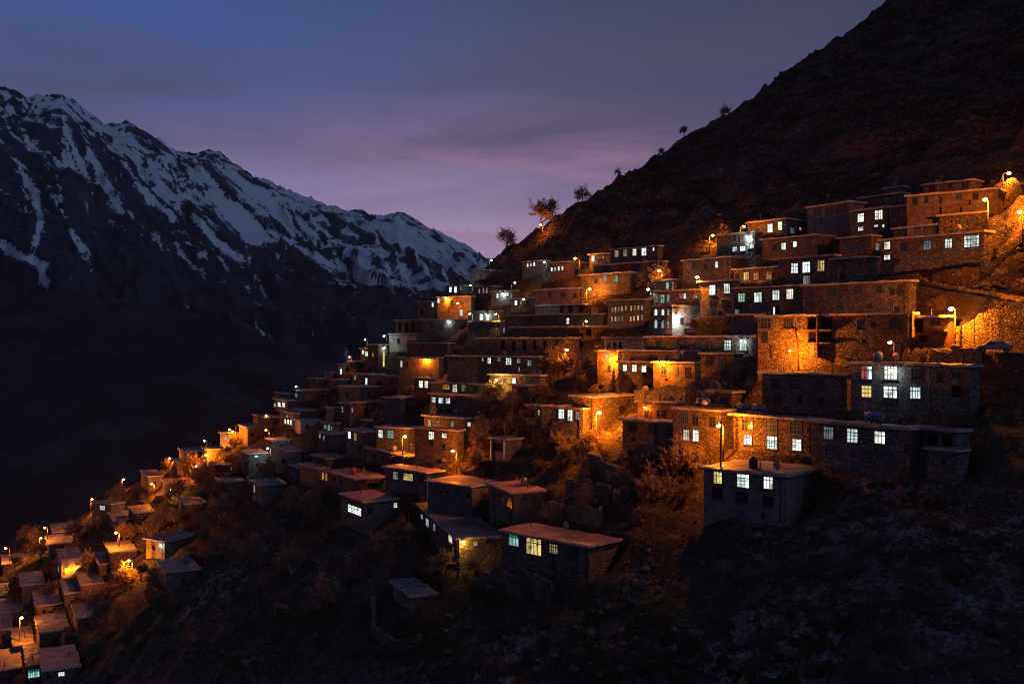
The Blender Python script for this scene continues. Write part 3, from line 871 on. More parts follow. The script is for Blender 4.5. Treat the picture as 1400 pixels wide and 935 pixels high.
A('T8', 699, 732, 738, 408, 425, 40, 'stone2', 'roof', [('W', 705.5, 414, 3.2, 6), ('D', 722, 415, 4, 6)],
  'dark house with a single white slit next to a white street lamp')
A('T9', 714, 746, 752, 357, 374, 40, 'grey', 'roof', [('W', 721.5, 362.5, 2.2, 5), ('W', 726, 362, 1.8, 4), ('W', 730.5, 361.5, 2.2, 5)],
  'hilltop house with three tiny white slits left of a tall white lamp')
A('T10', 752, 777, 806, 358, 381, 45, 'mud', 'roofsnow', [('W', 754.5, 368.5, 2, 5), ('W', 759, 368, 2, 5), ('W', 764, 367.3, 2.2, 5), ('W', 769, 366.6, 2.2, 5), ('D', 788, 372, 4, 7, 'S')],
  'house with four tiny white slits and a glowing orange side wall')
A('T11', 806, 834, 838, 347, 367, 42, 'stone2', 'roof', [('W', 811, 352.5, 4, 8), ('w', 825, 352, 2, 3)],
  'small dark house with one white window between two higher neighbours')
A('T12', 835, 899, 904, 337, 360, 44, 'stone2', 'roof', [('y', 843, 346, 5, 9), ('y', 855, 345.5, 5, 9), ('W', 867.5, 344.5, 5, 9), ('W', 880.5, 343.5, 6, 10), ('W', 893.5, 341, 2, 4)],
  'high house with two faint amber and two white windows in line')
A('T13', 812, 905, 908, 358, 376, 42, 'stone', 'roof', [('D', 830, 367, 5, 7), ('D', 850, 366, 5, 7), ('D', 870, 365, 4, 7), ('D', 890, 366, 4, 7)],
  'unlit brown house just beneath the faint amber windows')
A('T14', 795, 862, 886, 373, 400, 46, 'stone2', 'roof', [('w', 828, 380.5, 5, 8), ('C^', 842, 381, 6, 9), ('D', 815, 384, 4, 6)],
  'dark house with one dim and one round-topped pale blue window')
A('T15', 732, 800, 806, 394.5, 417, 42, 'red', 'roof', [('D', 752, 403, 4, 6), ('D', 770, 403, 5, 6), ('D', 786, 404, 4, 6)],
  'unlit reddish house left of the orange-lit round hollow')
A('T16', 735, 800, 804, 417, 430, 40, 'mud', 'roof', [('P', 768, 423, 5, 8), ('P', 780, 423, 5, 8), ('P', 794, 423, 5, 8)],
  'low porch house with orange-lit pillars below the round hollow')
A('T17', 690, 818, 822, 430, 446, 40, 'stone2', 'roof', [('W', 776.5, 439, 3.5, 8), ('D', 720, 438, 4, 6), ('D', 742, 438, 4, 6), ('D', 757, 439, 4, 6)],
  'long dark house with one narrow white window near a yellow lamp')
A('T18', 700, 832, 836, 447, 463, 40, 'stone', 'roof', [('D', 722, 455, 4, 6), ('D', 745, 455, 5, 6), ('D', 765, 456, 5, 7), ('P', 805, 455, 7, 9)],
  'unlit long brown house beneath the yellow star lamp')
A('T19', 652, 784, 788, 463, 490, 40, 'stone2', 'roof', [('P', 688, 473, 5, 14), ('P', 703, 473, 5, 14), ('P', 717, 473, 5, 14), ('P', 731, 473, 5, 14), ('P', 746, 473, 5, 14), ('P', 762, 473, 5, 14)],
  'wide dark house with a colonnade of tall black openings')
A('T19L', 640, 684, 690, 440, 463, 38, 'grey', 'roof', [('w', 690, 452, 3, 7, 'S'), ('D', 655, 450, 4, 6), ('D', 668, 450, 4, 6)],
  'grey house with an amber side wall under the small yellow lamp')
A('T20', 831, 880, 897, 410, 449, 44, 'grey', 'roofdark',
  [('y^', 837.5, 424, 2.6, 7), ('y^', 841.7, 423.3, 2.6, 7), ('y^', 846, 422.6, 2.6, 7), ('y^', 850.5, 422, 2.6, 7), ('y^', 855.5, 421, 2.6, 7), ('y^', 863, 421.5, 2.6, 7), ('y^', 868, 421, 2.6, 7), ('y^', 873, 421, 2.6, 7), ('y^', 877.6, 420.5, 2.4, 7),
   ('y^', 837, 436, 2.6, 7), ('y^', 841.7, 436, 2.6, 7), ('y^', 846, 436, 2.6, 7), ('y^', 851, 436, 2.6, 7), ('y^', 862.5, 436, 2.6, 7), ('y^', 867, 435, 2.6, 7), ('Y^', 872.5, 434.5, 2.6, 7), ('y^', 877.4, 434, 2.4, 7)],
  'mosque-like hall with two rows of small arched yellow windows', name='arcaded_hall')
A('T21a', 893, 925, 946, 383, 403, 46, 'stone2', 'roof', [('C', 912.5, 390.5, 3.5, 9), ('r', 920, 391, 2.5, 11)],
  'top house with one cyan slit and one red slit window')
A('T21b', 893, 956, 959, 397, 420, 44, 'stone2', 'roof', [('C', 906, 408.5, 5, 11), ('w', 913.8, 408.5, 3.4, 11), ('R', 933.5, 405, 9, 7), ('w', 951, 405.5, 5, 5)],
  'house with tall greenish windows and a small red and white one')
A('T21c', 893, 919, 957, 419, 459, 48, 'pale', 'roofdark', [('W^', 897, 427, 3.5, 8), ('W^', 906.5, 427, 3.5, 8), ('w^', 914, 427, 3, 8), ('W^', 897, 443, 3.8, 11), ('w^', 906.5, 443.5, 3.8, 11), ('w^', 914, 443.5, 3, 11), ('D^', 932, 438, 4, 6, 'S')],
  'hall with arched windows whose side wall is flooded white', name='arched_hall')
A('T24', 826, 878, 884, 463, 481, 42, 'pale', 'roof', [('P', 832, 472, 3, 8), ('P', 840, 472, 3, 8), ('P', 848, 472, 3, 8), ('X', 882, 472, 4, 12, 'S')],
  'pinkish low house above the brightest orange wall')
A('T25', 816, 845, 848, 481, 522, 35, 'mud', 'roof', [('W', 829.5, 487.5, 3.5, 7), ('D', 833, 503, 4, 6)],
  'tall plaster wall house blazing orange behind a leaning twisted tree')
A('T26', 846, 893, 896, 496, 519, 42, 'stone2', 'roof', [('W', 854.5, 503, 5, 8), ('W', 867.5, 503.5, 6, 9), ('W', 880.5, 505, 6, 11)],
  'black-fronted house with three white windows beside the blazing orange wall')
A('T27', 893, 950, 953, 497, 527, 40, 'mud', 'roof', [('D', 907.5, 506.5, 6, 11), ('X', 925, 508, 5, 12), ('D', 940, 508, 6, 11), ('P', 911, 519, 4, 3)],
  'house with a bare wall bulb and orange front, firewood stacked below')
A('T28', 850, 960, 963, 481, 498, 42, 'stone2', 'roofdark', [('W', 936.5, 489.5, 5.5, 11), ('D', 912, 489, 6, 7), ('D', 890, 489, 6, 7)],
  'low dark house with one white grid window above the bare-bulb front')
A('T29', 958, 1003, 1016, 485, 521, 44, 'stone', 'roof', [('D', 970, 493, 8, 12), ('B', 987, 497, 8, 12), ('D', 989, 512, 6, 10)],
  'unlit brown house with an orange edge under the white grid windows')
# ---- the long left tail of the village
A('L16', 493, 508, 511, 477, 490, 30, 'stone2', 'roof', [('W', 496.5, 481.5, 3, 5), ('W', 502, 483.5, 5, 6)],
  'little box house on the skyline with a blazing square window')
A('L17', 503, 517, 530, 472, 504, 40, 'stone', 'roof', [('y', 510, 485, 2, 5), ('Y', 524.5, 493, 2.2, 24, 'S')],
  'tall house with a full-height strip of yellow light')
A('L15', 477, 487, 497, 495, 508, 45, 'mud', 'roof', [('D', 492, 501, 3, 5, 'S')],
  'small amber-lit house beside the leftmost skyline lamp')
A('L14', 462, 470, 480, 498, 513, 40, 'pale', 'roof', [('W', 466.5, 508, 2.2, 7), ('P', 475, 505, 3, 6, 'S')],
  'white porch ruin with a lit slit at the village edge')
A('L13', 443, 453, 464, 509, 520, 42, 'pale', 'roof', [('D', 458, 514, 3, 4, 'S')],
  'tiny pale house left of the white porch')
A('L12', 482, 505, 526, 513, 530, 45, 'red', 'roof', [('w', 485.5, 516, 3, 6), ('W', 501, 521, 2.6, 9), ('B', 517, 523, 4, 8, 'S')],
  'red-brown house with two thin white windows on separate levels')
A('L12b', 524, 548, 560, 515, 532, 40, 'red', 'roof', [('D', 536, 522, 4, 6)],
  'unlit reddish house between the red-brown house and the orange-flooded front')
A('L11', 453, 466, 478, 520, 533, 42, 'stone2', 'roof', [('D', 460, 526, 3, 5)],
  'dark cube house under the tiny pale house')
A('L10', 422, 433, 444, 518, 531, 42, 'stone', 'roofsnow', [('D', 438, 524, 3, 5, 'S')],
  'brown house with two frosted eaves on the left skyline')
A('L18', 463, 492, 522, 530, 552, 45, 'stone2', 'roof', [('D', 475, 540, 4, 6), ('D', 505, 540, 4, 6, 'S')],
  'dark house with an uneven frosted roof below the red-brown one')
A('L9', 419, 433, 452, 534, 548, 42, 'stone', 'roof', [('w', 445.5, 539, 4, 4.5, 'S')],
  'brown house with a single square pale window')
A('L8', 402, 413, 422, 535, 549, 40, 'stone2', 'roof', [('w', 405.2, 540, 3, 6)],
  'dark house with one faint window by a tiny white skyline lamp')
A('L7', 376, 392, 402, 537, 549, 42, 'stone2', 'roofsnow', [('D', 384, 543, 3, 4)],
  'unlit house with a frosted roof at the skyline step')
A('L4', 370, 393, 405, 549, 564, 38, 'stone2', 'roof', [('w', 375, 553.5, 3, 5), ('W', 382, 553, 4, 6), ('W', 388, 553.5, 3.5, 6)],
  'small house with a bright double window on the left edge')
A('L4b', 383, 401, 405, 566, 586, 38, 'stone', 'roof', [('W', 390.3, 576, 2.2, 6), ('W', 394.2, 576.8, 2.2, 6), ('W', 397.8, 577.5, 2.2, 6), ('w', 393, 569, 2, 3)],
  'house with three thin warm white slits close together')
A('L19', 449, 456, 465, 558, 582, 42, 'grey', 'roofsnow', [('D', 460, 566, 3, 6, 'S')],
  'narrow house with a bluish tilted roof on the dark terraces')
A('L19b', 464, 478, 522, 552, 582, 45, 'red', 'roof', [('w', 468.5, 560, 2, 8), ('w', 481.5, 561, 2, 6, 'S'), ('D', 500, 562, 4, 6, 'S')],
  'dim reddish house with two faint slits mid-terrace')
A('L19c', 524, 548, 572, 545, 578, 42, 'grey', 'roof', [('B', 536, 555, 4, 7), ('D', 558, 556, 4, 7, 'S')],
  'bluish unlit house left of the three equal white windows')
A('L5', 403, 411, 443, 576, 592, 45, 'pale', 'roofsnow', [('D', 420, 584, 4, 5, 'S'), ('D', 432, 584, 4, 5, 'S')],
  'tan windowless-looking house under a large frosted roof')
A('L5b', 400, 412, 436, 562, 572, 45, 'grey', 'roofsnow', [('w', 402.5, 566, 2, 3)],
  'stepped frosted roof house just above the tan one')
A('L6', 441, 455, 462, 580, 600, 42, 'stone2', 'roof', [('C', 445, 583.5, 3, 5), ('C', 449.8, 586, 3.2, 10), ('w', 453.4, 586, 2, 7)],
  'dark house with three slim cyan windows')
A('L6b', 436, 452, 482, 594, 618, 42, 'stone2', 'roofdark', [('w', 436.8, 594, 2.5, 7), ('w', 443, 599, 2, 6)],
  'unlit house under the slim cyan windows with one dim slit')
A('L3', 345, 363, 386, 572, 586, 45, 'stone', 'roof', [('D', 354, 579, 3, 4), ('D', 375, 579, 3, 4, 'S')],
  'house above the orange yard with snowy eaves at the left edge')
A('L2', 327, 339, 366, 585, 609, 42, 'mud', 'roofsnow', [('X', 354, 596, 3, 12, 'S'), ('D', 345, 594, 3, 5, 'S')],
  'orange house with a dark tall door behind twin orange lamps')
A('L1', 301, 315, 328, 593, 613, 34, 'pale', 'roof', [('W', 308.5, 599, 2.2, 4), ('W', 312.3, 599.5, 3, 6)],
  'pale house with two small white windows beside the twin orange lamps')
A('L20', 364, 374, 397, 603, 620, 40, 'stone2', 'roofsnow', [('D', 384, 610, 4, 5, 'S')],
  'dark house with a frosted roof right above the white street lamp')
A('L22', 329, 340, 367, 621, 650, 42, 'stone2', 'roofsnow', [('W', 350, 623.8, 4, 2, 'S'), ('D', 352, 636, 4, 6, 'S')],
  'dark stone house left of the white street lamp with a tiny lit slot')
A('L22b', 376, 392, 412, 618, 645, 42, 'grey', 'roof', [('P', 388, 630, 4, 7)],
  'grey walled yard house right of the white street lamp')
A('L21', 345, 358, 393, 664, 692, 45, 'grey', 'roofsnow', [('w', 348, 668, 2, 9)],
  'lone house with a bright snowy roof under the white street lamp', ov=.5)
A('L24', 276, 283, 305, 615, 633, 45, 'mud', 'roofreddened', [('X', 299, 625, 3, 8, 'S')],
  'orange wall house with pinkish roof behind the glowing bush lamp')
A('L23', 245, 253, 277, 618, 634, 45, 'stone', 'roof', [('D', 264, 625, 4, 5, 'S')],
  'brown low house left of the glowing bush lamp')
A('L25', 231, 250, 273, 635, 653, 45, 'mud', 'roof', [('D', 240, 641, 4, 5)],
  'house with dark front and orange end wall above the pink slab roof')
A('L26', 191, 203, 223, 652, 674, 45, 'mud', 'roofsnow', [('D', 212, 660, 3, 5, 'S')],
  'house with two stacked frosted roofs at the left edge by lamps')
A('L27', 217, 235, 272, 665, 686, 45, 'mud', 'roofreddened', [('P', 262, 672, 4, 9, 'S'), ('D', 245, 673, 4, 5, 'S')],
  'house with a wide pinkish slab roof behind two bare trees', ov=.5)
A('L28', 126, 152, 171, 690, 714, 30, 'stone2', 'roof', [('W', 140, 694, 6.5, 5.5)],
  'isolated house with one white square window beside a tall orange lamp')
A('L29', 144, 152, 187, 756, 784, 45, 'stone2', 'roof', [('D', 165, 766, 4, 6, 'S')],
  'dark house with an orange streaked roof left of the star lamp')
A('L30', 200, 225, 250, 741, 764, 35, 'grey', 'roofsnow', [('D', 210, 748, 4, 6)],
  'house with a greenish lit front and bluish roof', ov=.5, depth=11)
A('L31', 217, 229, 275, 783, 810, 50, 'stone2', 'roofsnow', [('D', 250, 792, 5, 6, 'S')],
  'lone house with a frosted roof below the greenish-lit one', ov=.5)
A('L33', 67, 74, 106, 728, 739, 45, 'stone', 'roof', [('D', 90, 733, 4, 4, 'S')],
  'upper small house among bare trees near two orange lamps')
A('L32', 60, 67, 111, 745, 761, 45, 'stone2', 'roofsnow', [('D', 85, 752, 5, 5, 'S')],
  'dark house with bluish roof between orange lamp and pale-slit house')
A('L39', 70, 84, 113, 766, 792, 40, 'pale', 'roofsnow', [('W', 75.5, 776, 2, 12), ('w', 80, 780, 1.8, 10), ('X', 88, 780, 3, 10, 'S')],
  'house with pale vertical slits and two bulbs on an orange side wall')
A('L34', -8, 4, 48, 772, 786, 50, 'mud', 'roofsnow', [('w', 26, 778, 3, 4, 'S'), ('w', 32, 778, 3, 4, 'S')],
  'leftmost orange-walled house under a bluish roof')
A('L35', 12, 30, 61, 801, 828, 45, 'stone2', 'roofsnow', [('D', 46, 810, 4, 6, 'S'), ('D', 20, 806, 4, 7)],
  'house with a dark tall front and two-tone roof at the left border')
A('L36', 42, 50, 84, 829, 850, 48, 'mud', 'roofsnow', [('P', 60, 836, 4, 5, 'S')],
  'orange-walled house with tree shadow on its pinkish roof')
A('L37', 46, 54, 95, 866, 888, 48, 'stone', 'roofsnow', [('D', 75, 874, 5, 5, 'S')],
  'house with a plain purple-grey roof above the lowest lit house')
A('L38', 53, 60, 110, 918, 946, 48, 'stone', 'roofsnow', [('W', 84, 921, 8, 5, 'S'), ('P', 66, 924, 5, 8, 'S')],
  'lowest house with one white square window under a large roof')
A('L40', 33, 38, 56, 911, 934, 40, 'grey', 'roofdark', [('S', 46, 920, 15, 11, 'S')],
  'little shop with a green-topped bright front at the bottom left')
A('L41', -14, -6, 16, 862, 884, 48, 'stone', 'roofsnow', [('D', 5, 870, 4, 5, 'S')],
  'house cut by the left border with a pinkish roof')
A('L42', -12, -4, 30, 918, 944, 48, 'stone', 'roof', [('D', 12, 926, 5, 5, 'S')],
  'broad reddish slab roof house in the bottom left corner')

A('L43', 286, 295, 323, 637, 650, 45, 'mud', 'roof', [('D', 310, 643, 3, 5, 'S')],
  'low house with pinkish terrace roof in front of the orange wall house')
A('L44', 146, 156, 190, 712, 729, 45, 'stone', 'roofsnow', [('D', 172, 719, 4, 5, 'S')],
  'unlit stone house between the isolated white-window house and the streaked roof')
A('L46', 104, 112, 142, 800, 818, 45, 'red', 'roof', [('D', 128, 808, 4, 5, 'S')],
  'reddish unlit house under the leafless trees below the two bulbs')
A('L48', 100, 106, 134, 846, 866, 48, 'mud', 'roof', [('P', 120, 854, 4, 6, 'S')],
  'brownish unlit house at the gully edge right of the plain purple-grey roof')
A('L49', -14, -6, 12, 816, 834, 48, 'stone', 'roofsnow', [('D', 4, 822, 4, 4, 'S')],
  'small stone house at the left border left of the dark tall front')
A('L51', 396, 408, 436, 640, 656, 45, 'stone2', 'roofdark', [('D', 422, 647, 4, 5, 'S')],
  'dark yard house left of the twin orange slits')
A('L53', 296, 306, 336, 660, 680, 48, 'stone2', 'roof', [('D', 322, 668, 4, 6, 'S')],
  'unlit stone house below the dark house with a tiny lit slot')
A('L54', 540, 556, 576, 626, 640, 45, 'stone', 'roof', [('D', 548, 633, 4, 5)],
  'small orange-lit outhouse at the foot of the tall lamp by the glowing corner')
A('M7', 700, 722, 748, 528, 548, 45, 'stone2', 'roof', [('D', 711, 536, 5, 7), ('D', 738, 538, 4, 6, 'S')],
  'unlit stone house between the yellow lamp and the orange tree hollow')
A('R25', 958, 1000, 1020, 538, 560, 46, 'stone', 'roof', [('D', 972, 546, 6, 9), ('D', 988, 548, 6, 9)],
  'unlit brown house set between the retaining wall and the blue lying tank')

A('L55', 176, 184, 212, 702, 716, 45, 'stone', 'roof', [('D', 198, 708, 4, 4, 'S')],
  'low unlit stone house on the terrace right of the isolated white-window house')
A('L56', 128, 136, 160, 772, 790, 45, 'mud', 'roofsnow', [('D', 148, 780, 4, 5, 'S')],
  'unlit house between the two bulbs and the starry orange lamp')
A('L57', 12, 20, 46, 884, 902, 48, 'stone', 'roofsnow', [('D', 32, 892, 4, 5, 'S')],
  'unlit house in the rubble yard left of the lowest lit house')
A('L58', -8, 2, 30, 838, 856, 48, 'mud', 'roof', [('D', 14, 846, 4, 5, 'S')],
  'orange-lit house at the left border beside the thin pole lamp')
A('L59', 82, 90, 118, 812, 830, 46, 'stone2', 'roofsnow', [('D', 104, 820, 4, 5, 'S')],
  'dark house right of the pinkish shadowed roof')
A('L60', 244, 254, 284, 690, 706, 45, 'stone2', 'roof', [('D', 268, 697, 4, 5, 'S')],
  'dark low house on the terrace below the wide pinkish slab roof')
# ================================================================ ground materials
def ground_mat():
    m, nt, out = new_mat('hillside_ground'); g = G(nt)
    o = g.n('NewGeometry').outputs['Position']
    at = g.n('Attribute'); at.attribute_name = 'kindmask'
    sep = g.n('SeparateColor'); g.set(sep.inputs[0], at.outputs['Color'])
    rock, grass, pale = sep.outputs[0], sep.outputs[1], sep.outputs[2]
    big = g.noise(o, .06, 5, .6)
    med = g.noise(o, .5, 6, .65)
    soil = g.mix(g.ramp(med, [(.3, 0), (.7, 1)]), (.03, .021, .017), (.10, .07, .052))
    rk = g.mix(g.ramp(g.noise(g.mapping(o, (1, 1, 2.6)), .55, 8, .7), [(.35, 0), (.65, 1)]), (.018, .015, .017), (.20, .165, .155))
    col = g.mix(g.ramp(g.math('ADD', g.math('MULTIPLY', rock, .7), g.math('MULTIPLY', big, .5)), [(.3, 0), (.75, 1)]), soil, rk)
    redm = g.math('MULTIPLY', rock, g.ramp(g.noise(g.mapping(o, (1, 1, 1.8)), .045, 6, .65, .6), [(.5, 0), (.62, .8)]))
    col = g.mix(redm, col, (.17, .075, .05))
    wv = g.n('VectorMath', operation='ADD'); wn = g.n('TexNoise'); g.set(wn.inputs['Vector'], o); wn.inputs['Scale'].default_value = .22; wn.inputs['Detail'].default_value = 5
    wsc = g.n('VectorMath', operation='SCALE'); g.set(wsc.inputs[0], wn.outputs['Color']); wsc.inputs['Scale'].default_value = 5.0
    g.set(wv.inputs[0], o); g.set(wv.inputs[1], wsc.outputs[0])
    crack = g.voro(g.mapping(wv.outputs[0], (1, 1, 2.6)), .30, 'DISTANCE_TO_EDGE')
    ckw = g.ramp(g.noise(o, .028, 4, .6, .8), [(.4, .1), (.6, 1)])
    ck = g.math('MULTIPLY', g.math('MULTIPLY', rock, ckw), g.ramp(crack, [(0, .95), (.16, 0)]))
    strata = g.noise(g.mapping(wv.outputs[0], (.04, .04, .42)), 1.0, 5, .65)
    col = g.mix(g.math('MULTIPLY', rock, g.ramp(strata, [(.46, .85), (.54, 0)])), col, (.016, .013, .014))
    col = g.mix(ck, col, (.012, .01, .01))
    # loose stones
    vc = g.n('SeparateColor'); g.set(vc.inputs[0], g.voro(o, 1.6, 'F1', 'Color'))
    vd = g.voro(o, 1.6)
    st = g.math('MULTIPLY', g.ramp(vd, [(.28, 1), (.42, 0)]), g.ramp(vc.outputs[0], [(.52, 0), (.6, 1)]))
    col = g.mix(g.math('MULTIPLY', st, .8), col, (.2, .17, .15))
    gr = g.math('MULTIPLY', grass, g.ramp(g.noise(o, .25, 5, .65), [(.42, 0), (.6, 1)]))
    col = g.mix(gr, col, (.03, .045, .016))
    slab = g.voro(g.mapping(wv.outputs[0], (1, 1, 3.2)), .8, 'DISTANCE_TO_EDGE')
    pl = g.math('MULTIPLY', pale, g.ramp(g.noise(g.mapping(o, (1, 1, 2.5)), .35, 7, .72), [(.5, 0), (.57, 1)]))
    pl = g.math('MULTIPLY', pl, g.ramp(slab, [(.02, 0), (.10, 1)]))
    col = g.mix(pl, col, (.36, .33, .33))
    h = g.math('ADD', g.math('MULTIPLY', st, .35), g.math('MULTIPLY', g.noise(o, 1.1, 8, .72), 1.6))
    fine = g.voro(o, 4.5)
    h = g.math('ADD', h, g.math('MULTIPLY', fine, -.22))
    h = g.math('ADD', h, g.math('MULTIPLY', g.math('MULTIPLY', g.math('MULTIPLY', rock, ckw), g.ramp(crack, [(0, 0), (.3, 1)])), 1.6))
    g.principled(out, col, .95, g.bump(h, 1.0, .35), .1)
    return m


M['ground'] = ground_mat()

# ================================================================ hillside sheet
def axis(segs):
    out = []
    for a, b, st in segs:
        out.append(np.arange(a, b, st))
    return np.concatenate(out + [np.array([segs[-1][1]])])


GXS = axis([(-900, -420, 24), (-420, -235, 5), (-235, 175, .85), (175, 230, 2), (230, 420, 8), (420, 900, 40)])
GYS = axis([(-60, 62, 5), (62, 382, .85), (382, 430, 2.5), (430, 700, 12)])
XX, YY = np.meshgrid(GXS, GYS)
ZB = base_h(XX, YY)

hc = np.array([[i['O'].x + i['q'].x * i['d'] / 2, i['O'].y + i['q'].y * i['d'] / 2, max(i['w'], i['d']) / 2] for i in HOUSES])
dist = np.full(XX.shape, 999.0)
for (x, y, r) in hc:
    dist = np.minimum(dist, np.sqrt((XX - x) ** 2 + (YY - y) ** 2) - r)
wild = sstep(3, 22, dist)
slope_dir = (XX * .62 + YY * .325) / .70
cross_dir = (XX * -.325 + YY * .62) / .70
hs = (hc[:, 0] * .62 + hc[:, 1] * .325) / .70
hcx = (hc[:, 0] * -.325 + hc[:, 1] * .62) / .70
bins = np.linspace(hcx.min() - 1, hcx.max() + 1, 26)
top = np.array([hs[(hcx >= bins[i]) & (hcx < bins[i + 1])].max() if ((hcx >= bins[i]) & (hcx < bins[i + 1])).any() else np.nan for i in range(25)])
bot = np.array([hs[(hcx >= bins[i]) & (hcx < bins[i + 1])].min() if ((hcx >= bins[i]) & (hcx < bins[i + 1])).any() else np.nan for i in range(25)])
bc = .5 * (bins[1:] + bins[:-1]); ok = ~np.isnan(top)
top_i = np.interp(cross_dir, bc[ok], top[ok]); bot_i = np.interp(cross_dir, bc[ok], bot[ok])
upper = sstep(2, 22, slope_dir - top_i)
lower = sstep(4, 24, bot_i - slope_dir)

crest_d = YY - np.interp(XX, CRX, CRY)
N1 = fbm(XX / 42, YY / 42, 4, 3); N2 = ridged(XX / 17 + N1, YY / 17, 5, 21); N3 = fbm(XX / 4.5, YY / 4.5, 4, 40)
beds = ZB + 3.5 * N1 + .12 * XX
saw = (beds / 5.5) % 1.0
terr = np.where(saw < .7, saw / .7, 1 - (saw - .7) / .3) - .5
damp = 1 - .55 * sstep(-14, 4, crest_d)
Z = ZB + upper * damp * (3.6 * N1 + 5.5 * (N2 - .1) + 3.6 * terr + 1.3 * N3) \
    + lower * (1.6 * N1 + 1.9 * (N2 - .1) + 1.0 * terr + .5 * N3) \
    + (1 - np.maximum(upper, lower)) * (.35 * wild * (N2 - .1) * 2 + .22 * N3 * sstep(.5, 5, dist))
# stepped garden terraces between and below the houses
tz = (ZB + .8 * N1) / 2.6
tf_ = tz - np.floor(tz)
step = (np.floor(tz) + sstep(.62, .95, tf_) + .0) * 2.6 - .8 * N1
mid = (1 - np.maximum(upper, sstep(.3, 1, lower)))
Z = Z + (step - ZB + .45) * .55 * mid * sstep(-60, -20, -np.abs(XX) + 240) * .8


def level_terraces(Z):
    for strip in (True, False):
        for i in HOUSES:
            O, e, q, w, d, zb = i['O'], i['e'], i['q'], i['w'], i['d'], i['zb']
            rad = w + d + 6
            ix = np.where(np.abs(GXS - O.x) < rad)[0]; iy = np.where(np.abs(GYS - O.y) < rad)[0]
            if len(ix) == 0 or len(iy) == 0:
                continue
            sl = (slice(iy[0], iy[-1] + 1), slice(ix[0], ix[-1] + 1))
            rx = XX[sl] - O.x; ry = YY[sl] - O.y
            lx = rx * e.x + ry * e.y; ly = rx * q.x + ry * q.y
            z = Z[sl]
            if strip:
                m = (np.abs(lx) < w / 2 + 1.2) & (ly > -2.6) & (ly < .4)
                tgt = np.clip(zb - .25, z - 3.0, z + 1.6)
                z = np.where(m, tgt, z)
                m = (lx > w / 2) & (lx < w / 2 + 1.6) & (ly > 0) & (ly < d * .7)
                z = np.where(m, np.clip(zb - .1 + np.maximum(0, ly - 1) * .25, z - 3, z + 1), z)
            else:
                m = (np.abs(lx) < w / 2 + .55) & (ly > -.6) & (ly < d + .5)
                z = np.where(m, np.minimum(z, zb - .15), z)
                m = (lx > w / 2) & (lx < w / 2 + 1.2) & (ly > -.6) & (ly < d * .85)
                z = np.where(m, np.minimum(z, zb + .1 + np.maximum(0, ly) * .3), z)
            Z[sl] = z
    return Z


Z = level_terraces(Z)
LEDGES = []


def ledge(pts, width, cut=True):
    """level path along a run of 3-D points: the ground is brought to the path's height across its width"""
    for a, b in zip(pts[:-1], pts[1:]):
        dx, dy = b.x - a.x, b.y - a.y; L2 = dx * dx + dy * dy
        t = np.clip(((XX - a.x) * dx + (YY - a.y) * dy) / L2, 0, 1)
        dd = np.hypot(XX - a.x - t * dx, YY - a.y - t * dy)
        zt = a.z + (b.z - a.z) * t
        k = sstep(width * .5 + 1.2, width * .5, dd)
        Z[:] = Z + (zt - Z) * k


# the upper footpath on the right flank, the road with the parked car, the lit lane of the centre
P1 = [hit_base(x, y) for x, y in ((1262, 392), (1300, 398), (1350, 405), (1440, 420))]
P2 = [hit_base(x, y) for x, y in ((1345, 366), (1372, 353), (1420, 340))]
P3 = [hit_base(x, y) for x, y in ((1246, 474), (1300, 476), (1345, 480), (1390, 482), (1440, 484))]
P4 = [hit_base(x, y) for x, y in ((838, 605), (880, 616), (925, 623), (962, 633))]
for pp, wd in ((P1, 1.8), (P2, 1.6), (P3, 5.0), (P4, 2.2)):
    ledge(pp, wd)

mask = np.zeros((*XX.shape, 4), float); mask[..., 3] = 1
mask[..., 0] = np.clip(upper + .4 * lower + .2, 0, 1)
mask[..., 1] = lower * sstep(.0, .35, fbm(XX / 26, YY / 26, 3, 77) + .18) + .25 * (1 - upper)
mask[..., 2] = np.clip(lower * sstep(.05, .45, fbm(XX / 20, YY / 20, 3, 91) + .15 * (XX > 20)), 0, 1)

for px, py, rx in ((1200, 702, 5), (1180, 690, 4), (1350, 742, 6), (1300, 735, 4), (1130, 730, 4), (1040, 745, 4), (1250, 720, 5), (880, 800, 4), (1330, 840, 5)):
    p = hit_base(px, py)
    mask[..., 2] = np.maximum(mask[..., 2], np.exp(-(((XX - p.x) / rx) ** 2 + ((YY - p.y) / (rx * .8)) ** 2)))


def grid_object(name, X, Y, Zg, mat, attr=None, attr_name='kindmask'):
    ny, nx = X.shape
    co = np.stack([X, Y, Zg], -1).reshape(-1, 3)
    idx = np.arange(ny * nx).reshape(ny, nx)
    f = np.stack([idx[:-1, :-1], idx[:-1, 1:], idx[1:, 1:], idx[1:, :-1]], -1).reshape(-1, 4)
    me = bpy.data.meshes.new(name)
    me.vertices.add(len(co)); me.vertices.foreach_set('co', co.ravel())
    me.loops.add(f.size); me.loops.foreach_set('vertex_index', f.ravel().astype(np.int32))
    me.polygons.add(len(f)); me.polygons.foreach_set('loop_start', np.arange(0, f.size, 4, dtype=np.int32))
    me.polygons.foreach_set('use_smooth', np.ones(len(f), bool))
    me.update(calc_edges=True)
    if attr is not None:
        a = me.attributes.new(attr_name, 'FLOAT_COLOR', 'POINT'); a.data.foreach_set('color', attr.reshape(-1).astype(np.float32))
    me.materials.append(mat)
    o = bpy.data.objects.new(name, me); COL.objects.link(o)
    return o, co, f


hill_o, hill_co, hill_f = grid_object('hillside', XX, YY, Z, M['ground'], mask)
kind(hill_o, 'structure')

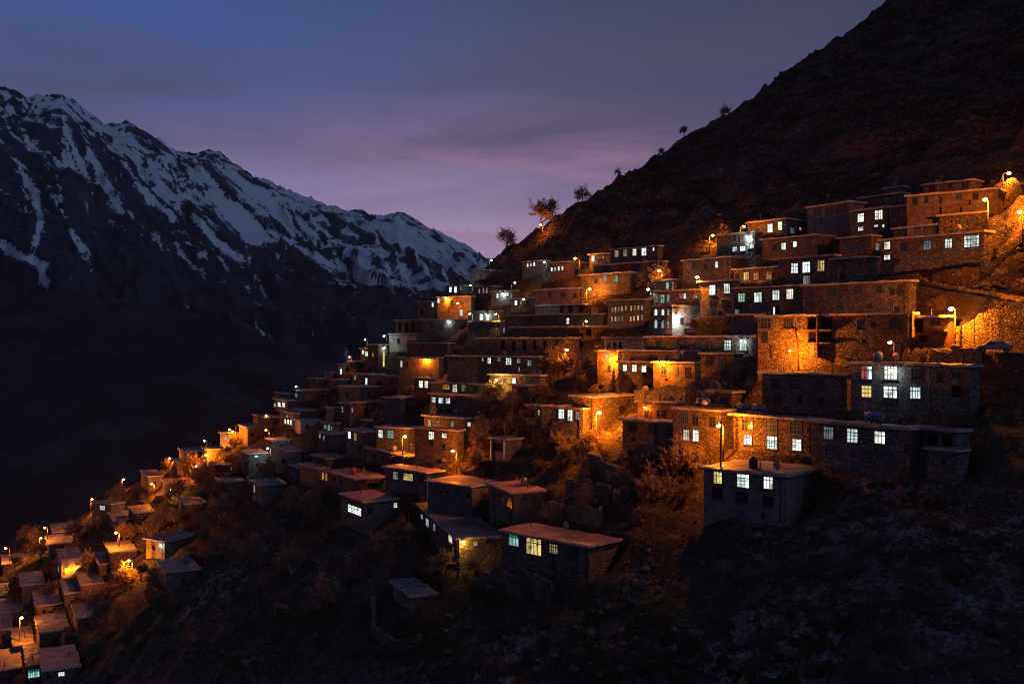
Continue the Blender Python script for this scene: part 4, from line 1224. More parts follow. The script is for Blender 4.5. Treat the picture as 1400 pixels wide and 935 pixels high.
# ================================================================ snow mountain across the valley
RIDGE = [(-520, 90), (-300, 60), (-150, 96), (0, 120), (20, 124), (40, 136), (62, 131), (85, 128), (105, 141), (128, 160), (150, 172), (172, 170), (195, 183),
         (215, 192), (240, 208), (262, 213), (285, 207), (300, 212), (320, 226), (345, 243), (400, 263), (450, 284), (490, 291), (520, 294),
         (545, 293), (570, 306), (600, 318), (640, 338), (668, 354), (700, 372), (760, 400), (900, 432), (1200, 450), (1700, 455)]
rp = np.array([p[0] for p in RIDGE], float); rq = np.array([p[1] for p in RIDGE], float)
ucol = np.linspace(-.90, .62, 900)
pxc = ucol * F + CX
Dr = np.interp(pxc, [-520, 0, 668, 1700], [2300, 2600, 4300, 5600])
zr = (CY - np.interp(pxc, rp, rq)) / F * Dr
tt = np.concatenate([np.linspace(0, 1, 330), 1 + np.linspace(.004, .25, 24)])
U, T = np.meshgrid(ucol, tt)
DR = np.broadcast_to(Dr, U.shape); ZR = np.broadcast_to(zr, U.shape)
Df = 640.0
prof = np.where(T <= 1, .25 * T + .75 * T ** 1.75, 1 - (T - 1) * 1.6)
Ym = Df + (DR - Df) * T
Zm = VALLEY - 8 + (ZR - VALLEY + 8) * prof
qv = U * 3000 - 900 * (1 - np.minimum(T, 1)) + 110 * fbm(U * 9, T * 5, 4, 5)
rv = T * 1500 + 60 * fbm(U * 12, T * 8, 3, 6)
big = ridged(qv / 560, rv / 900, 3, 61)
medm = ridged(qv / 170 + .4 * big, rv / 300, 5, 71)
small = ridged(qv / 42, rv / 60, 5, 83, .6)
bell = np.clip(T, 0, 1) * np.clip(1.02 - T, 0, 1) * 4
amp = DR / 3000.0
Zm = Zm + amp * (bell * (105 * (big - .15) + 48 * (medm - .1)) + np.clip(T, 0, 1) ** .6 * (8 * (medm - .15) * np.clip(1.12 - T, .25, 1) + 15 * (small - .1) * np.clip(T * 3, 0, 1)))
# snow: high ground and the beds of the gullies, broken by crags
hgt = (Zm - VALLEY) / np.maximum(ZR - VALLEY, 60)
streak = fbm(qv / 13, rv / 130, 5, 99)
blot = fbm(qv / 150, rv / 210, 5, 120)
crag = fbm(qv / 30, rv / 26, 5, 140, .62)
gy, gx = np.gradient(Zm)
dy_ = np.gradient(Ym)[0]; dx_ = np.gradient(U * Ym)[1]
steep = np.hypot(gy / np.maximum(dy_, .1), gx / np.maximum(dx_, .1))
steep = (steep - steep[150:330].mean()) / steep[150:330].std()
line = .60 + .10 * np.interp(pxc, [-300, 0, 300, 668], [0, -.3, .2, -1.4])[None, :]
snow = np.minimum((hgt - line) * 2.0, .42) - .26 * np.clip(steep, -1.5, 2) + .75 * streak + .7 * blot + 1.0 * crag - .45 * (medm - .2) - .14
gul = sstep(.0, .25, (hgt - line + .34)) * sstep(.10, -.15, medm) * sstep(0, .4, streak + blot + .3 * crag) * 1.1
snow = np.maximum(snow, gul - .45) + np.interp(pxc, [300, 500, 668], [-.08, .0, .03])[None, :] * sstep(.35, .7, hgt)
# long snow strips lying in the lower gullies
mpx = np.broadcast_to(pxc, U.shape); mpy = CY - Zm / Ym * F
wob = 5 * fbm(mpx / 9, mpy / 9, 3, 171)
for line_, wd in (([(28, 232), (50, 268), (56, 300), (50, 332)], 6), ([(-30, 322), (0, 336), (26, 350), (58, 364), (62, 386)], 7), ([(268, 298), (300, 334), (336, 357)], 5),
                  ([(188, 252), (238, 300)], 5), ([(384, 322), (440, 358), (500, 380), (560, 390), (610, 393)], 3.5), ([(470, 345), (520, 372)], 3), ([(120, 205), (150, 260), (165, 290)], 5), ([(560, 372), (600, 388)], 2.5)):
    dmin = np.full(U.shape, 1e9)
    for (ax, ay), (bx, by) in zip(line_[:-1], line_[1:]):
        t = np.clip(((mpx - ax) * (bx - ax) + (mpy - ay) * (by - ay)) / ((bx - ax) ** 2 + (by - ay) ** 2), 0, 1)
        dmin = np.minimum(dmin, np.hypot(mpx - ax - t * (bx - ax), mpy - ay - t * (by - ay)))
    snow = np.maximum(snow, .55 - .55 * (dmin + wob) / wd)
smask = np.zeros((*U.shape, 4)); smask[..., 0] = np.clip(snow * 1.0 + .53, 0, 1); smask[..., 1] = hgt; smask[..., 3] = 1


def mountain_mat():
    m, nt, out = new_mat('snowy_mountain_rock'); g = G(nt)
    o = g.n('NewGeometry').outputs['Position']
    at = g.n('Attribute'); at.attribute_name = 'snowmask'
    sep = g.n('SeparateColor'); g.set(sep.inputs[0], at.outputs['Color'])
    fine = g.noise(g.mapping(o, (1, 1, .6)), .035, 8, .72)
    fine2 = g.noise(g.mapping(o, (1, 1, .5)), .11, 6, .75)
    sm = g.math('ADD', sep.outputs[0], g.math('MULTIPLY', g.math('SUBTRACT', fine, .5), 1.3))
    sm = g.math('ADD', sm, g.math('MULTIPLY', g.math('SUBTRACT', fine2, .5), 1.5))
    sm = g.ramp(sm, [(.52, 0), (.66, 1)])
    rock = g.mix(g.ramp(g.noise(o, .012, 8, .7), [(.35, 0), (.65, 1)]), (.008, .010, .017), (.075, .082, .10))
    col = g.mix(sm, rock, (.84, .87, .92))
    h = g.math('ADD', g.noise(o, .02, 8, .7), g.math('MULTIPLY', g.noise(o, .09, 5, .65), .3))
    g.principled(out, col, .9, g.bump(h, .8, 9), .1)
    return m


mt, _, _ = grid_object('mountain', U * Ym, Ym, Zm, mountain_mat(), smask, 'snowmask')
kind(mt, 'structure')

# ================================================================ nearer dark spur and the valley floor
SP = [(-520, 330), (-250, 352), (0, 386), (60, 398), (110, 404), (150, 414), (200, 418), (250, 428), (300, 440), (350, 458), (400, 478), (450, 500), (500, 528), (550, 556), (620, 590), (700, 610)]
us = np.linspace(-.9, .0, 420); pxs = us * F + CX
Ds = np.interp(pxs, [-520, 0, 700], [1150, 1250, 1000])
zs = (CY - np.interp(pxs, [p[0] for p in SP], [p[1] for p in SP])) / F * Ds
ts = np.concatenate([np.linspace(0, 1, 200), 1 + np.linspace(.01, .3, 14)])
U2, T2 = np.meshgrid(us, ts)
Y2 = 560 + (np.broadcast_to(Ds, U2.shape) - 560) * T2
Z2 = VALLEY - 6 + (np.broadcast_to(zs, U2.shape) - VALLEY + 6) * np.where(T2 <= 1, .45 * T2 + .55 * T2 ** 1.5, 1 - (T2 - 1) * 2.2)
X2 = U2 * Y2
b2 = np.clip(T2, 0, 1) * np.clip(1.05 - T2, .12, 1) * 2.6
Z2 = Z2 + b2 * (20 * (ridged(X2 / 150 + T2 * 2, Y2 / 210, 4, 131) - .2) + 7 * ridged(X2 / 33, Y2 / 40, 4, 141)) + np.clip(T2 * 4, 0, 1) * 2.5 * fbm(X2 / 13, Y2 / 13, 4, 151)


def spur_mat():
    m, nt, out = new_mat('dark_scrub_slope'); g = G(nt)
    o = g.n('NewGeometry').outputs['Position']
    col = g.mix(g.ramp(g.noise(o, .02, 8, .7), [(.35, 0), (.68, 1)]), (.012, .012, .016), (.09, .083, .09))
    dots = g.ramp(g.voro(o, .13), [(.12, 1), (.3, 0)])
    col = g.mix(g.math('MULTIPLY', dots, .6), col, (.018, .018, .014))
    g.principled(out, col, .95, g.bump(g.noise(o, .12, 8, .72), 1, 4), .1)
    return m


M['spur'] = spur_mat()
sp, _, _ = grid_object('valley_slope', X2, Y2, Z2, M['spur']); kind(sp, 'structure')
vx, vy = np.meshgrid(np.linspace(-9000, 9000, 40), np.linspace(-3000, 12000, 40))
vf, _, _ = grid_object('valley_ground', vx, vy, np.full(vx.shape, VALLEY - 12.0), M['spur']); kind(vf, 'structure')

# ================================================================ one tree of everything solid, for standing things on it
bpy.context.view_layer.update()
_bv, _bf = [], []
for o in list(COL.objects):
    if o.type != 'MESH' or o.name.startswith(('mountain', 'valley', 'hillside')):
        continue
    mw = o.matrix_world; b = len(_bv)
    _bv += [mw @ v.co for v in o.data.vertices]
    _bf += [tuple(b + i for i in p.vertices) for p in o.data.polygons]
_hb = len(_bv)
near = (hill_co[:, 1] > 50) & (hill_co[:, 1] < 450) & (np.abs(hill_co[:, 0]) < 380)
BV_GROUND = BVHTree.FromPolygons([Vector(c) for c in hill_co], [tuple(int(i) for i in q) for q in hill_f[near[hill_f].all(1)]])
BV_HOUSE = BVHTree.FromPolygons(_bv, _bf)
UPV = Vector((0, 0, 0))


def look(px, py, ground_only=False):
    """what a line through the pixel meets first: point, normal, distance along Y"""
    u, v = uv(px, py); d = Vector((u, 1, v)).normalized()
    best = None
    for t in ((BV_GROUND,) if ground_only else (BV_GROUND, BV_HOUSE)):
        h = t.ray_cast(UPV, d, 900)
        if h[0] is not None and (best is None or h[3] < best[2]):
            best = (h[0], h[1], h[3])
    return best


def ground_z(x, y):
    h = BV_GROUND.ray_cast(Vector((x, y, 400)), Vector((0, 0, -1)), 900)
    return h[0].z if h[0] is not None else float(base_h(x, y))


def free_of_houses(x, y, pad=.6):
    for i in HOUSES:
        r = Vector((x, y, 0)) - i['O']; lx = r.x * i['e'].x + r.y * i['e'].y; ly = r.x * i['q'].x + r.y * i['q'].y
        if abs(lx) < i['w'] / 2 + pad and -pad - .3 < ly < i['d'] + pad:
            return False
    return True
# ================================================================ lamps
def point_light(parent, loc, col, watts, rad=.12):
    ld = bpy.data.lights.new('lamp_light', 'POINT'); ld.energy = watts * (2.3 if col[1] < .6 else 1.0); ld.color = col; ld.shadow_soft_size = rad
    o = bpy.data.objects.new('lamp_light', ld); COL.objects.link(o); o.parent = parent; o.location = loc
    return o


LAMPN = [0]


def pole_lamp(px, py, bx, by, kd, watts, label, P=None):
    """street lamp whose foot is found on the ground or roof under pixel (bx, by) and whose lantern hangs near pixel (px, py)"""
    if px < 345 and kd == 'O':
        watts *= 2.3
    if P is None:
        hitp = look(bx, by)
        P = hitp[0] if hitp else hit_base(bx, by)
    u, v = uv(px, py)
    H_ = max(2.2, v * P.y - P.z)
    dx = u * P.y - P.x
    root = tag(empty('street_lamp', P), label, 'street lamp', 'street lamps of the village')
    arm = max(-1.6, min(1.6, dx)); lean = dx - arm
    wood = LAMPN[0] % 3 == 0; LAMPN[0] += 1
    mb = MB(); top = Vector((lean, 0, H_ + .25))
    mb.tube([(0, 0, -.6), (lean * .5, 0, H_ * .5), top], [.11, .09, .06], 8)
    mb.build('pole', M['wood'] if wood else M['polemetal'], root)
    tip = Vector((lean + (arm if abs(arm) > .35 else (.5 if arm >= 0 else -.5)), -.35, H_ + .35))
    ar = MB(); ar.tube([top - Vector((0, 0, .15)), top.lerp(tip, .4) + Vector((0, 0, .08)), tip], [.035, .03, .03], 6)
    ar.build('arm', M['polemetal'], root)
    hd = MB(); d = (tip - top); d.z = 0; d.normalize(); s = Vector((-d.y, d.x, 0))
    c = tip + d * .2
    prof = [(-.38, .07, .05), (-.15, .13, .10), (.2, .15, .12), (.42, .09, .05)]
    vs = []
    for (q, hw, hh) in prof:
        b = c + d * q
        vs += [b + s * hw, b + s * hw * .7 + Vector((0, 0, hh)), b - s * hw * .7 + Vector((0, 0, hh)), b - s * hw]
    fs = [(0, 1, 2, 3), (15, 14, 13, 12)]
    for k in range(3):
        for j in range(4):
            fs.append((k * 4 + j, (k + 1) * 4 + j, (k + 1) * 4 + (j + 1) % 4, k * 4 + (j + 1) % 4))
    hd.add(vs, fs); hd.build('lamp_head', M['polemetal'], root)
    bl = MB(); bl.sphere(c + Vector((0, 0, -.10)), .25 + .09 * min(1, watts / 2500), 10, 8, .8)
    bl.build('bulb', BULB[kd], root)
    point_light(root, c + Vector((0, 0, -.56)) - d * .05, LCOL[kd], watts)
    return root


def wall_lamp(px, py, kd, watts, label, out=.55, bulb=.17):
    """bracket lamp on whatever wall the pixel looks at"""
    hitp = look(px, py)
    P, n, D = hitp
    n = Vector((n.x, n.y, 0))
    n = n.normalized() if n.length > .2 else Vector((-.6, -.8, 0))
    if n.dot(Vector((px - CX, F, 0))) > 0:
        n = -n
    root = tag(empty('wall_lamp', P), label, 'wall lamp', 'lamps on house walls')
    br = MB(); br.tube([n * -.1 + Vector((0, 0, .1)), n * out * .5 + Vector((0, 0, .22)), n * out + Vector((0, 0, .16))], [.025, .022, .022], 6)
    br.build('bracket', M['darkmetal'], root)
    sh = MB(); c = n * out
    sh.tube([c + Vector((0, 0, .2)), c + Vector((0, 0, .14)), c + Vector((0, 0, .05))], [.05, .12, .22], 10, cap=False); sh.build('lamp_shade', M['metal'], root)
    bl = MB(); bl.sphere(c + Vector((0, 0, -.06)), bulb, 10, 8); bl.build('bulb', BULB[kd], root)
    point_light(root, c + Vector((0, 0, -.32)) + n * .1, LCOL[kd], watts)
    return root


PL = [  # lantern px, py, foot px, py, colour, watts, label
    (1348, 276, 1351, 318, 'O', 4200, 'brightest top right street lamp, in front of the long orange plastered house'),
    (1376, 240, 1371, 264, 'O', 1500, 'topmost orange street lamp at the right edge, above a stone bank'),
    (1300, 425, 1306, 476, 'O', 5600, 'orange street lamp with two leaning poles at the lit street corner by the car'),
    (973, 324, 970, 346, 'O', 1500, 'orange street lamp at the cliff foot left of the highest dark houses'),
    (955, 381, 957, 408, 'O', 1900, 'large orange street lamp above the white-flooded hall'),
    (818, 566, 815, 611, 'O', 5200, 'largest central street lamp beside the grey house with three tall windows'),
    (787, 355, 792, 384, 'O', 1700, 'orange street lamp at the house with four tiny slits and glowing side wall'),
    (742, 309, 742, 330, 'O', 1400, 'orange street lamp on the skyline in front of a tall bare tree'),
    (804, 397, 802, 428, 'O', 1900, 'orange street lamp beside the round glowing hollow'),
    (797, 441, 797, 460, 'Y', 260, 'yellow street lamp over the long brown unlit house'),
    (773.5, 480, 763, 522, 'O', 1500, 'street lamp on a slanting pole beside the twisted orange tree'),
    (552, 598, 550, 622, 'O', 2000, 'orange street lamp at the stone house with a glowing corner'),
    (622, 618, 624, 648, 'O', 1700, 'orange street lamp on a thin pole glaring onto a low roof'),
    (678, 521, 675, 550, 'Y', 800, 'yellow street lamp below the longest mid-slope house'),
    (613, 409, 613, 428, 'O', 800, 'left one of two orange lamps in the bright shoulder court'),
    (628, 416, 629, 437, 'O', 900, 'right one of two orange lamps in the bright shoulder court'),
    (703, 388, 699, 400, 'O', 420, 'small orange street lamp above the white-lit cluster'),
    (679, 431, 682, 445, 'Y', 380, 'small yellow street lamp right of the starry white lamp'),
    (480, 489, 481, 500, 'O', 420, 'leftmost orange lamp on the middle skyline by a little amber house'),
    (365, 569, 367, 582, 'O', 800, 'orange street lamp half hidden at the left edge house with bright double window'),
    (317, 588, 317, 606, 'O', 700, 'left lamp of the orange pair beside the pale house'),
    (321.5, 591, 322, 612, 'O', 900, 'right lamp of the orange pair beside the pale house'),
    (365, 589, 368, 604, 'O', 1000, 'orange yard lamp lighting a terrace wall by the dark tall door'),
    (279, 623, 279, 640, 'O', 1500, 'lamp glowing inside a bare bush before the orange wall house'),
    (231, 627, 230, 642, 'O', 500, 'small orange lamp behind the house with dark front'),
    (210, 662, 211, 678, 'O', 1100, 'orange lamp at the end wall beside the two stacked frosted roofs'),
    (237, 670, 238, 690, 'Y', 420, 'yellow lamp among bare branches below the pink slab roof'),
    (271, 638, 272, 652, 'O', 320, 'tiny orange lamp at the corner of the house with orange end wall'),
    (168, 656, 167, 676, 'O', 900, 'orange lamp standing apart at the dark valley edge'),
    (124, 683, 124, 702, 'O', 1300, 'tall orange lamp left of the isolated house with one white window'),
    (64, 722, 65, 738, 'O', 900, 'orange lamp in the bare trees above the bluish roof'),
    (54, 736, 54, 752, 'O', 700, 'low orange lamp just left of the bluish roofed house'),
    (9, 750, 13, 770, 'O', 1500, 'orange lamp at the far left border above the leftmost house'),
    (162.5, 729, 163, 748, 'O', 1500, 'orange lamp lighting a streak on the roof left of the greenish-lit house'),
    (180, 767, 181, 792, 'O', 1800, 'starry orange lamp over a round bare bush in the lower left'),
    (28, 845, 27, 876, 'O', 1100, 'thin pole lamp beside rubble near the bottom left houses'),
    (1024, 326, 1025, 345, 'W', 320, 'white street lamp above the three small white windows'),
    (889, 397.5, 890, 416, 'W', 420, 'white street lamp between the arcaded hall and the arched hall'),
    (745, 360, 747, 380, 'W', 320, 'tall white street lamp left of the four tiny slits'),
    (712, 411.5, 712, 424, 'W', 260, 'white street lamp beside a single white slit'),
    (646, 391.5, 646, 402, 'W', 160, 'white skyline lamp under the cream cornered house'),
    (669, 357, 669, 370, 'W', 120, 'tiny white lamp topping the skyline beside the cream house'),
    (500, 465.5, 502, 479, 'W', 120, 'white skyline lamp above the blazing square window'),
    (526, 460.5, 529, 474, 'W', 160, 'white lamp above the tall house with the yellow strip'),
    (370, 614, 370, 634, 'W', 480, 'white street lamp above the lone snowy roof'),
    (407, 529.5, 408, 540, 'W', 60, 'faint white lamp at the middle left skyline step'),
    (282, 603.5, 283, 616, 'W', 60, 'faint whitish lamp behind the pinkish roof at the left edge'),
    (644.5, 430.5, 646, 444, 'W', 260, 'white lamp on a short pole left of the two bright white windows'),
    (1398, 293, 1398, 322, 'O', 1500, 'orange lamp cut by the right border above a stone bank'),
    (903, 372, 905, 390, 'O', 1500, 'lamp hidden behind the glowing tree above the round-topped window house'),
    (1014, 312, 1012, 330, 'O', 700, 'lamp behind the highest dark houses reddening the cliff'),
    (1222, 477, 1222, 495, 'O', 60, 'low lamp at the road edge above the six-window house'),
]
WL = [
    (841, 489, 'O', 2400, 'lamp on the corner of the tall blazing plaster wall', 1.5),
    (574.5, 490.5, 'O', 1700, 'lamp on the orange-flooded front behind the leafless tree', 1.6),
    (906, 495, 'O', 1500, 'bare bulb over the front with firewood stacked below', 1.0),
    (884.5, 556, 'O', 160, 'little orange bulb on the low reddish house'),
    (689, 401.5, 'W', 300, 'blinding white lamp on the crowded white-lit house'),
    (667, 430.5, 'W', 300, 'starry white lamp over the two bright white windows'),
    (614, 439, 'W', 160, 'white lamp under the eave below the orange court'),
    (524, 475, 'W', 120, 'white wall lamp topping the yellow strip'),
    (924, 433, 'W', 900, 'white lamp flooding the side wall of the arched hall'),
    (1221, 504.5, 'W', 170, 'white lamp over the middle upper window of the six-window house'),
    (632, 739, 'Y', 170, 'yellowish lamp on the near corner of the big-roofed house'),
    (221.5, 744, 'C', 160, 'greenish lamp on the lower left house front'),
    (105, 775, 'O', 420, 'right bulb of two on the orange side wall by pale slits'),
    (91, 777, 'O', 420, 'left bulb of two on the orange side wall by pale slits'),
    (1016, 465, 'W', 150, 'white lamp above the right one of two white windows below the mosque'),
]
def ground_lamp(info, px, dz, out, kd, watts, label):
    u = (px - CX) / F
    s = info['to_face']('F', px, CY)[0]
    P = info['O'] + info['e'] * s - info['q'] * out + Vector((0, 0, dz))
    z = ground_z(P.x, P.y)
    root = tag(empty('ground_lamp', Vector((P.x, P.y, z))), label, 'ground lamp')
    h = max(.5, P.z - z)
    mb = MB(); mb.tube([(0, 0, -.3), (0, 0, h)], [.05, .05], 7); mb.build('post', M['darkmetal'], root)
    bl = MB(); bl.sphere((0, 0, h + .12), .16, 10, 8); bl.build('bulb', BULB[kd], root)
    q = info['q'] * .3
    point_light(root, (q.x, q.y, h + .25), LCOL[kd], watts)
    return root


ground_lamp(HS['R18'], 1094, .7, 3.2, 'O', 2300, 'low lamp behind the earth mound flooding the great wall orange')
def front_lamp(info, px, out, height, kd, watts, label):
    """pole lamp standing in front of a house wall"""
    s = info['to_face']('F', px, CY)[0]
    P = info['O'] + info['e'] * s - info['q'] * out
    P = Vector((P.x, P.y, ground_z(P.x, P.y)))
    u1, v1 = P.x / P.y, (P.z + height) / P.y
    return pole_lamp(CX + u1 * F, CY - v1 * F, 0, 0, kd, watts, label, P=P)


front_lamp(HS['R23a'], 1006, 2.6, 5.2, 'O', 3000, 'tall lamp at the gap between the blazing end wall and the long stone house')
LAMPS = [pole_lamp(*a) for a in PL] + [wall_lamp(*a) for a in WL]


# ================================================================ bare winter trees
def tree_meshes(seed, height, ang, levels, twig, up=.12, kids=3):
    """trunk and crown of a leafless tree: forking limbs that fill a rounded head"""
    rr = random.Random(seed); tr = MB(); cr = MB()

    def grow(p, d, L, r, lev):
        n = 3 if lev < 3 else 2
        pts = [p]; rad = [r]; q = p.copy(); dd = d.copy()
        r1 = max(twig, r * .62)
        for k in range(n):
            dd = (dd + Vector((rr.gauss(0, .11), rr.gauss(0, .11), rr.gauss(up * .3, .08)))).normalized()
            q = q + dd * (L / n); pts.append(q.copy()); rad.append(r + (r1 - r) * (k + 1) / n)
        (tr if lev == 0 else cr).tube(pts, rad, 7 if lev == 0 else (5 if lev < 3 else 3), cap=False)
        if lev >= levels:
            return
        m = (kids if lev < 4 else kids - 1) + (1 if rr.random() < .2 else 0) - (1 if rr.random() < .3 else 0)
        ph = rr.uniform(0, 6.28)
        x = dd.cross(Vector((0, 0, 1)) if abs(dd.z) < .95 else Vector((1, 0, 0))).normalized(); y = dd.cross(x)
        for k in range(m):
            a = ph + 6.283 * k / m + rr.gauss(0, .35); t = ang * rr.uniform(.65, 1.35) if k else ang * rr.uniform(.05, .4)
            nd = dd * math.cos(t) + (x * math.cos(a) + y * math.sin(a)) * math.sin(t)
            nd = (nd + Vector((0, 0, up))).normalized()
            b = pts[-1] if k else pts[-1]
            if k and rr.random() < .8:
                b = pts[max(0, n - 1 - (rr.random() < .5))].lerp(pts[-1], rr.uniform(.1, .9))
            grow(b, nd, L * (rr.uniform(.62, .84) if k else rr.uniform(.78, .92)), r1 * rr.uniform(.72, .95), lev + 1)

    grow(Vector((0, 0, -.3)), Vector((rr.gauss(0, .06), rr.gauss(0, .06), 1)).normalized(), height * .17, height * .03, 0)
    return tr.mesh('trunk_shape', M['bark']), cr.mesh('crown_shape', M['twig'])


TREE_SRC = [tree_meshes(5, 7, .62, 6, .03, .06, 4), tree_meshes(9, 7, .74, 6, .03, .02, 4), tree_meshes(14, 7, .54, 6, .032, .1, 4), tree_meshes(23, 7, .85, 6, .028, -.02, 4)]
TREE_H = []
for a_, b_ in TREE_SRC:
    TREE_H.append(max(v.co.z for v in b_.vertices))


def shrub_mesh(seed, dense):
    rr = random.Random(seed); mb = MB()
    for k in range(dense):
        a = rr.uniform(0, 6.283); t = rr.uniform(.1, 1.1); L = rr.uniform(.6, 1.15)
        d = Vector((math.cos(a) * math.sin(t), math.sin(a) * math.sin(t), math.cos(t)))
        b = Vector((rr.gauss(0, .18), rr.gauss(0, .18), -.1)); m = b + d * L * .5 + Vector((rr.gauss(0, .05), rr.gauss(0, .05), .06)); e = b + d * L + Vector((rr.gauss(0, .1), rr.gauss(0, .1), 0))
        mb.tube([b, m, e], [.022, .016, .007], 3, cap=False)
        for j in range(4):
            s = m.lerp(e, rr.random()); q = s + (d + Vector((rr.gauss(0, .7), rr.gauss(0, .7), rr.gauss(.1, .5)))).normalized() * L * rr.uniform(.2, .4)
            mb.tube([s, q], [.011, .005], 3, cap=False)
    return mb.mesh('shrub_shape', M['drytwig'])


SHRUB_SRC = [shrub_mesh(3, 60), shrub_mesh(4, 80), shrub_mesh(6, 48)]


def tree(px, py, hpx, src, label, group=None, ground=True, P=None, lean=0):
    """bare tree rooted under pixel (px, py), hpx pixels tall"""
    if P is None:
        h = look(px, py, True)
        P = h[0] if h else hit_base(px, py)
    k = hpx * (1.35 if px < 420 and py > 600 else 1.15) * P.y / F / TREE_H[src]
    root = tag(empty('bare_tree', P, RNG.uniform(0, 6.28)), label, 'tree', group)
    root.scale = (k, k, k)
    root.rotation_euler.y = lean
    for nm, me in zip(('trunk', 'crown'), TREE_SRC[src]):
        o = bpy.data.objects.new(nm, me); COL.objects.link(o); o.parent = root
    return root


def crest_point(px):
    """the ground's skyline under a pixel column"""
    u = (px - CX) / F
    best = None
    for py in np.arange(0, 420, 1.0):
        h = look(px, py, True)
        if h:
            return h[0], py
    return hit_base(px, 330), 330


for px, hpx, s, lab in [
    (741, 38, 0, 'tall leafless tree on the skyline behind an orange lamp'),
    (756, 27, 2, 'second leafless skyline tree close right of the tall lamp-lit one'),
    (692, 27, 1, 'broad leafless tree against the pink sky at the lowest skyline end'),
    (796, 23, 3, 'round-crowned leafless tree alone on the skyline slope'),
    (845, 10, 3, 'small bushy tree low on the skyline slope below mid height'),
    (905, 10, 1, 'tiny bushy tree on the skyline halfway up the cliff'),
    (936, 15, 2, 'slim little tree second from the top of the skyline'),
    (991, 16, 3, 'umbrella-shaped little tree highest on the skyline'),
]:
    P, _ = crest_point(px)
    tree(px, 0, hpx, s, lab, 'leafless trees along the skyline', P=P)

TR = [
    (792, 528, 46, 0, 'twisted leafless tree glowing orange beside the blazing plaster wall', .25),
    (770, 520, 34, 2, 'leafless tree under the slanting lamp pole', 0),
    (903, 396, 34, 1, 'orange-lit leafless tree behind the dark round-topped window house', 0),
    (880, 398, 26, 0, 'thin leafless tree left of the orange-lit one above the arcaded hall', 0),
    (592, 517, 24, 3, 'leafless tree before the orange-flooded front', 0),
    (648, 522, 26, 1, 'reddish leafless tree between orange-flooded front and longest house', 0),
    (612, 437, 20, 0, 'leafless tree in the bright orange shoulder court', 0),
    (738, 552, 30, 1, 'dark leafless tree under the longest mid-slope house', 0),
    (700, 560, 28, 3, 'dark leafless tree right of the yellow street lamp', 0),
    (948, 456, 22, 2, 'leafless tree shading the white-flooded side wall', 0),
    (820, 427, 22, 3, 'leafless tree against the round orange hollow', 0),
    (262, 652, 26, 0, 'leafless tree glowing behind the bush lamp', 0),
    (243, 692, 34, 2, 'black leafless tree crossing the pink slab roof', 0),
    (285, 668, 30, 1, 'orange-tipped leafless tree right of the pink slab roof', 0),
    (320, 640, 22, 3, 'dark leafless tree by the twin orange lamps', 0),
    (166, 690, 24, 1, 'leafless tree around the lamp at the dark valley edge', 0),
    (222, 712, 24, 3, 'leafless tree below the pink slab roof in the dark', 0),
    (100, 742, 24, 0, 'leafless tree behind the bluish roof near orange lamps', 0),
    (48, 748, 22, 1, 'leafless tree on the valley edge beside the low orange lamp', 0),
    (172, 745, 26, 0, 'orange leafless tree behind the streaked roof', 0),
    (193, 795, 24, 2, 'leafless tree right of the starry orange lamp', 0),
    (172, 800, 26, 3, 'round bare tree glowing under the starry orange lamp', 0),
    (118, 786, 28, 1, 'orange leafless tree over the wall with two bulbs', 0),
    (66, 830, 30, 2, 'leafless tree in front of the pinkish shadowed roof', 0),
    (130, 830, 30, 3, 'brown leafless tree right of the pinkish shadowed roof', 0),
    (146, 850, 26, 1, 'lowest brown leafless tree beside the dark gully', 0),
    (22, 830, 26, 0, 'leafless tree with greenish light in the left border yard', 0),
    (605, 790, 38, 0, 'leafless tree before the dark long wall of the big-roofed house', 0),
    (650, 782, 22, 3, 'leafless bush tree lit by the corner wall lamp', 0),
    (655, 642, 24, 1, 'leafless tree on the orange bank behind the glaring roof', 0),
    (370, 664, 34, 2, 'leafless tree silhouetted on the lone snowy roof', 0),
    (430, 700, 30, 1, 'dim leafless tree below the twin orange slits', 0),
    (1385, 318, 26, 3, 'dark leafless tree under the topmost right lamps', 0),
    (1008, 512, 22, 1, 'scrubby tree beside the orange pier right of the white grid windows', 0),
    (446, 830, 44, 3, 'reddish leafless tree on the unlit lower slope', 0),
    (396, 792, 38, 1, 'upper reddish leafless tree on the unlit lower slope', 0),
    (520, 760, 32, 0, 'leafless tree under the open white-lit veranda house', 0),
    (560, 745, 30, 2, 'leafless tree left of the big-roofed house', 0),
    (340, 770, 36, 3, 'dark leafless tree right of the lone frosted roofs', 0),
    (300, 720, 34, 0, 'dark leafless tree in the gully left of the snowy roof', 0),
    (770, 640, 34, 2, 'black leafless tree among the ruined walls', 0),
]
for px, py, hpx, s, lab, ln in TR:
    tree(px, py, hpx, s, lab, 'leafless trees on the village slope', lean=ln)

rt = random.Random(31)
k = 0; tries = 0
while k < 46 and tries < 900:
    tries += 1
    if rt.random() < .45:
        px = rt.uniform(20, 330); py = 748 - .50 * px + rt.uniform(-6, 120)
    else:
        px = rt.uniform(330, 1000); py = rt.uniform(430, 720)
    h = look(px, py); g_ = look(px, py, True)
    if not h or not g_ or abs(h[2] - g_[2]) > .01 or not free_of_houses(h[0].x, h[0].y, 1.2):
        continue
    hp = rt.uniform(2.6, 5.2) * F / h[0].y
    tree(px, py, hp, rt.randrange(4), 'small leafless tree on the slope between the village houses', 'small leafless trees between the houses', P=h[0])
    k += 1

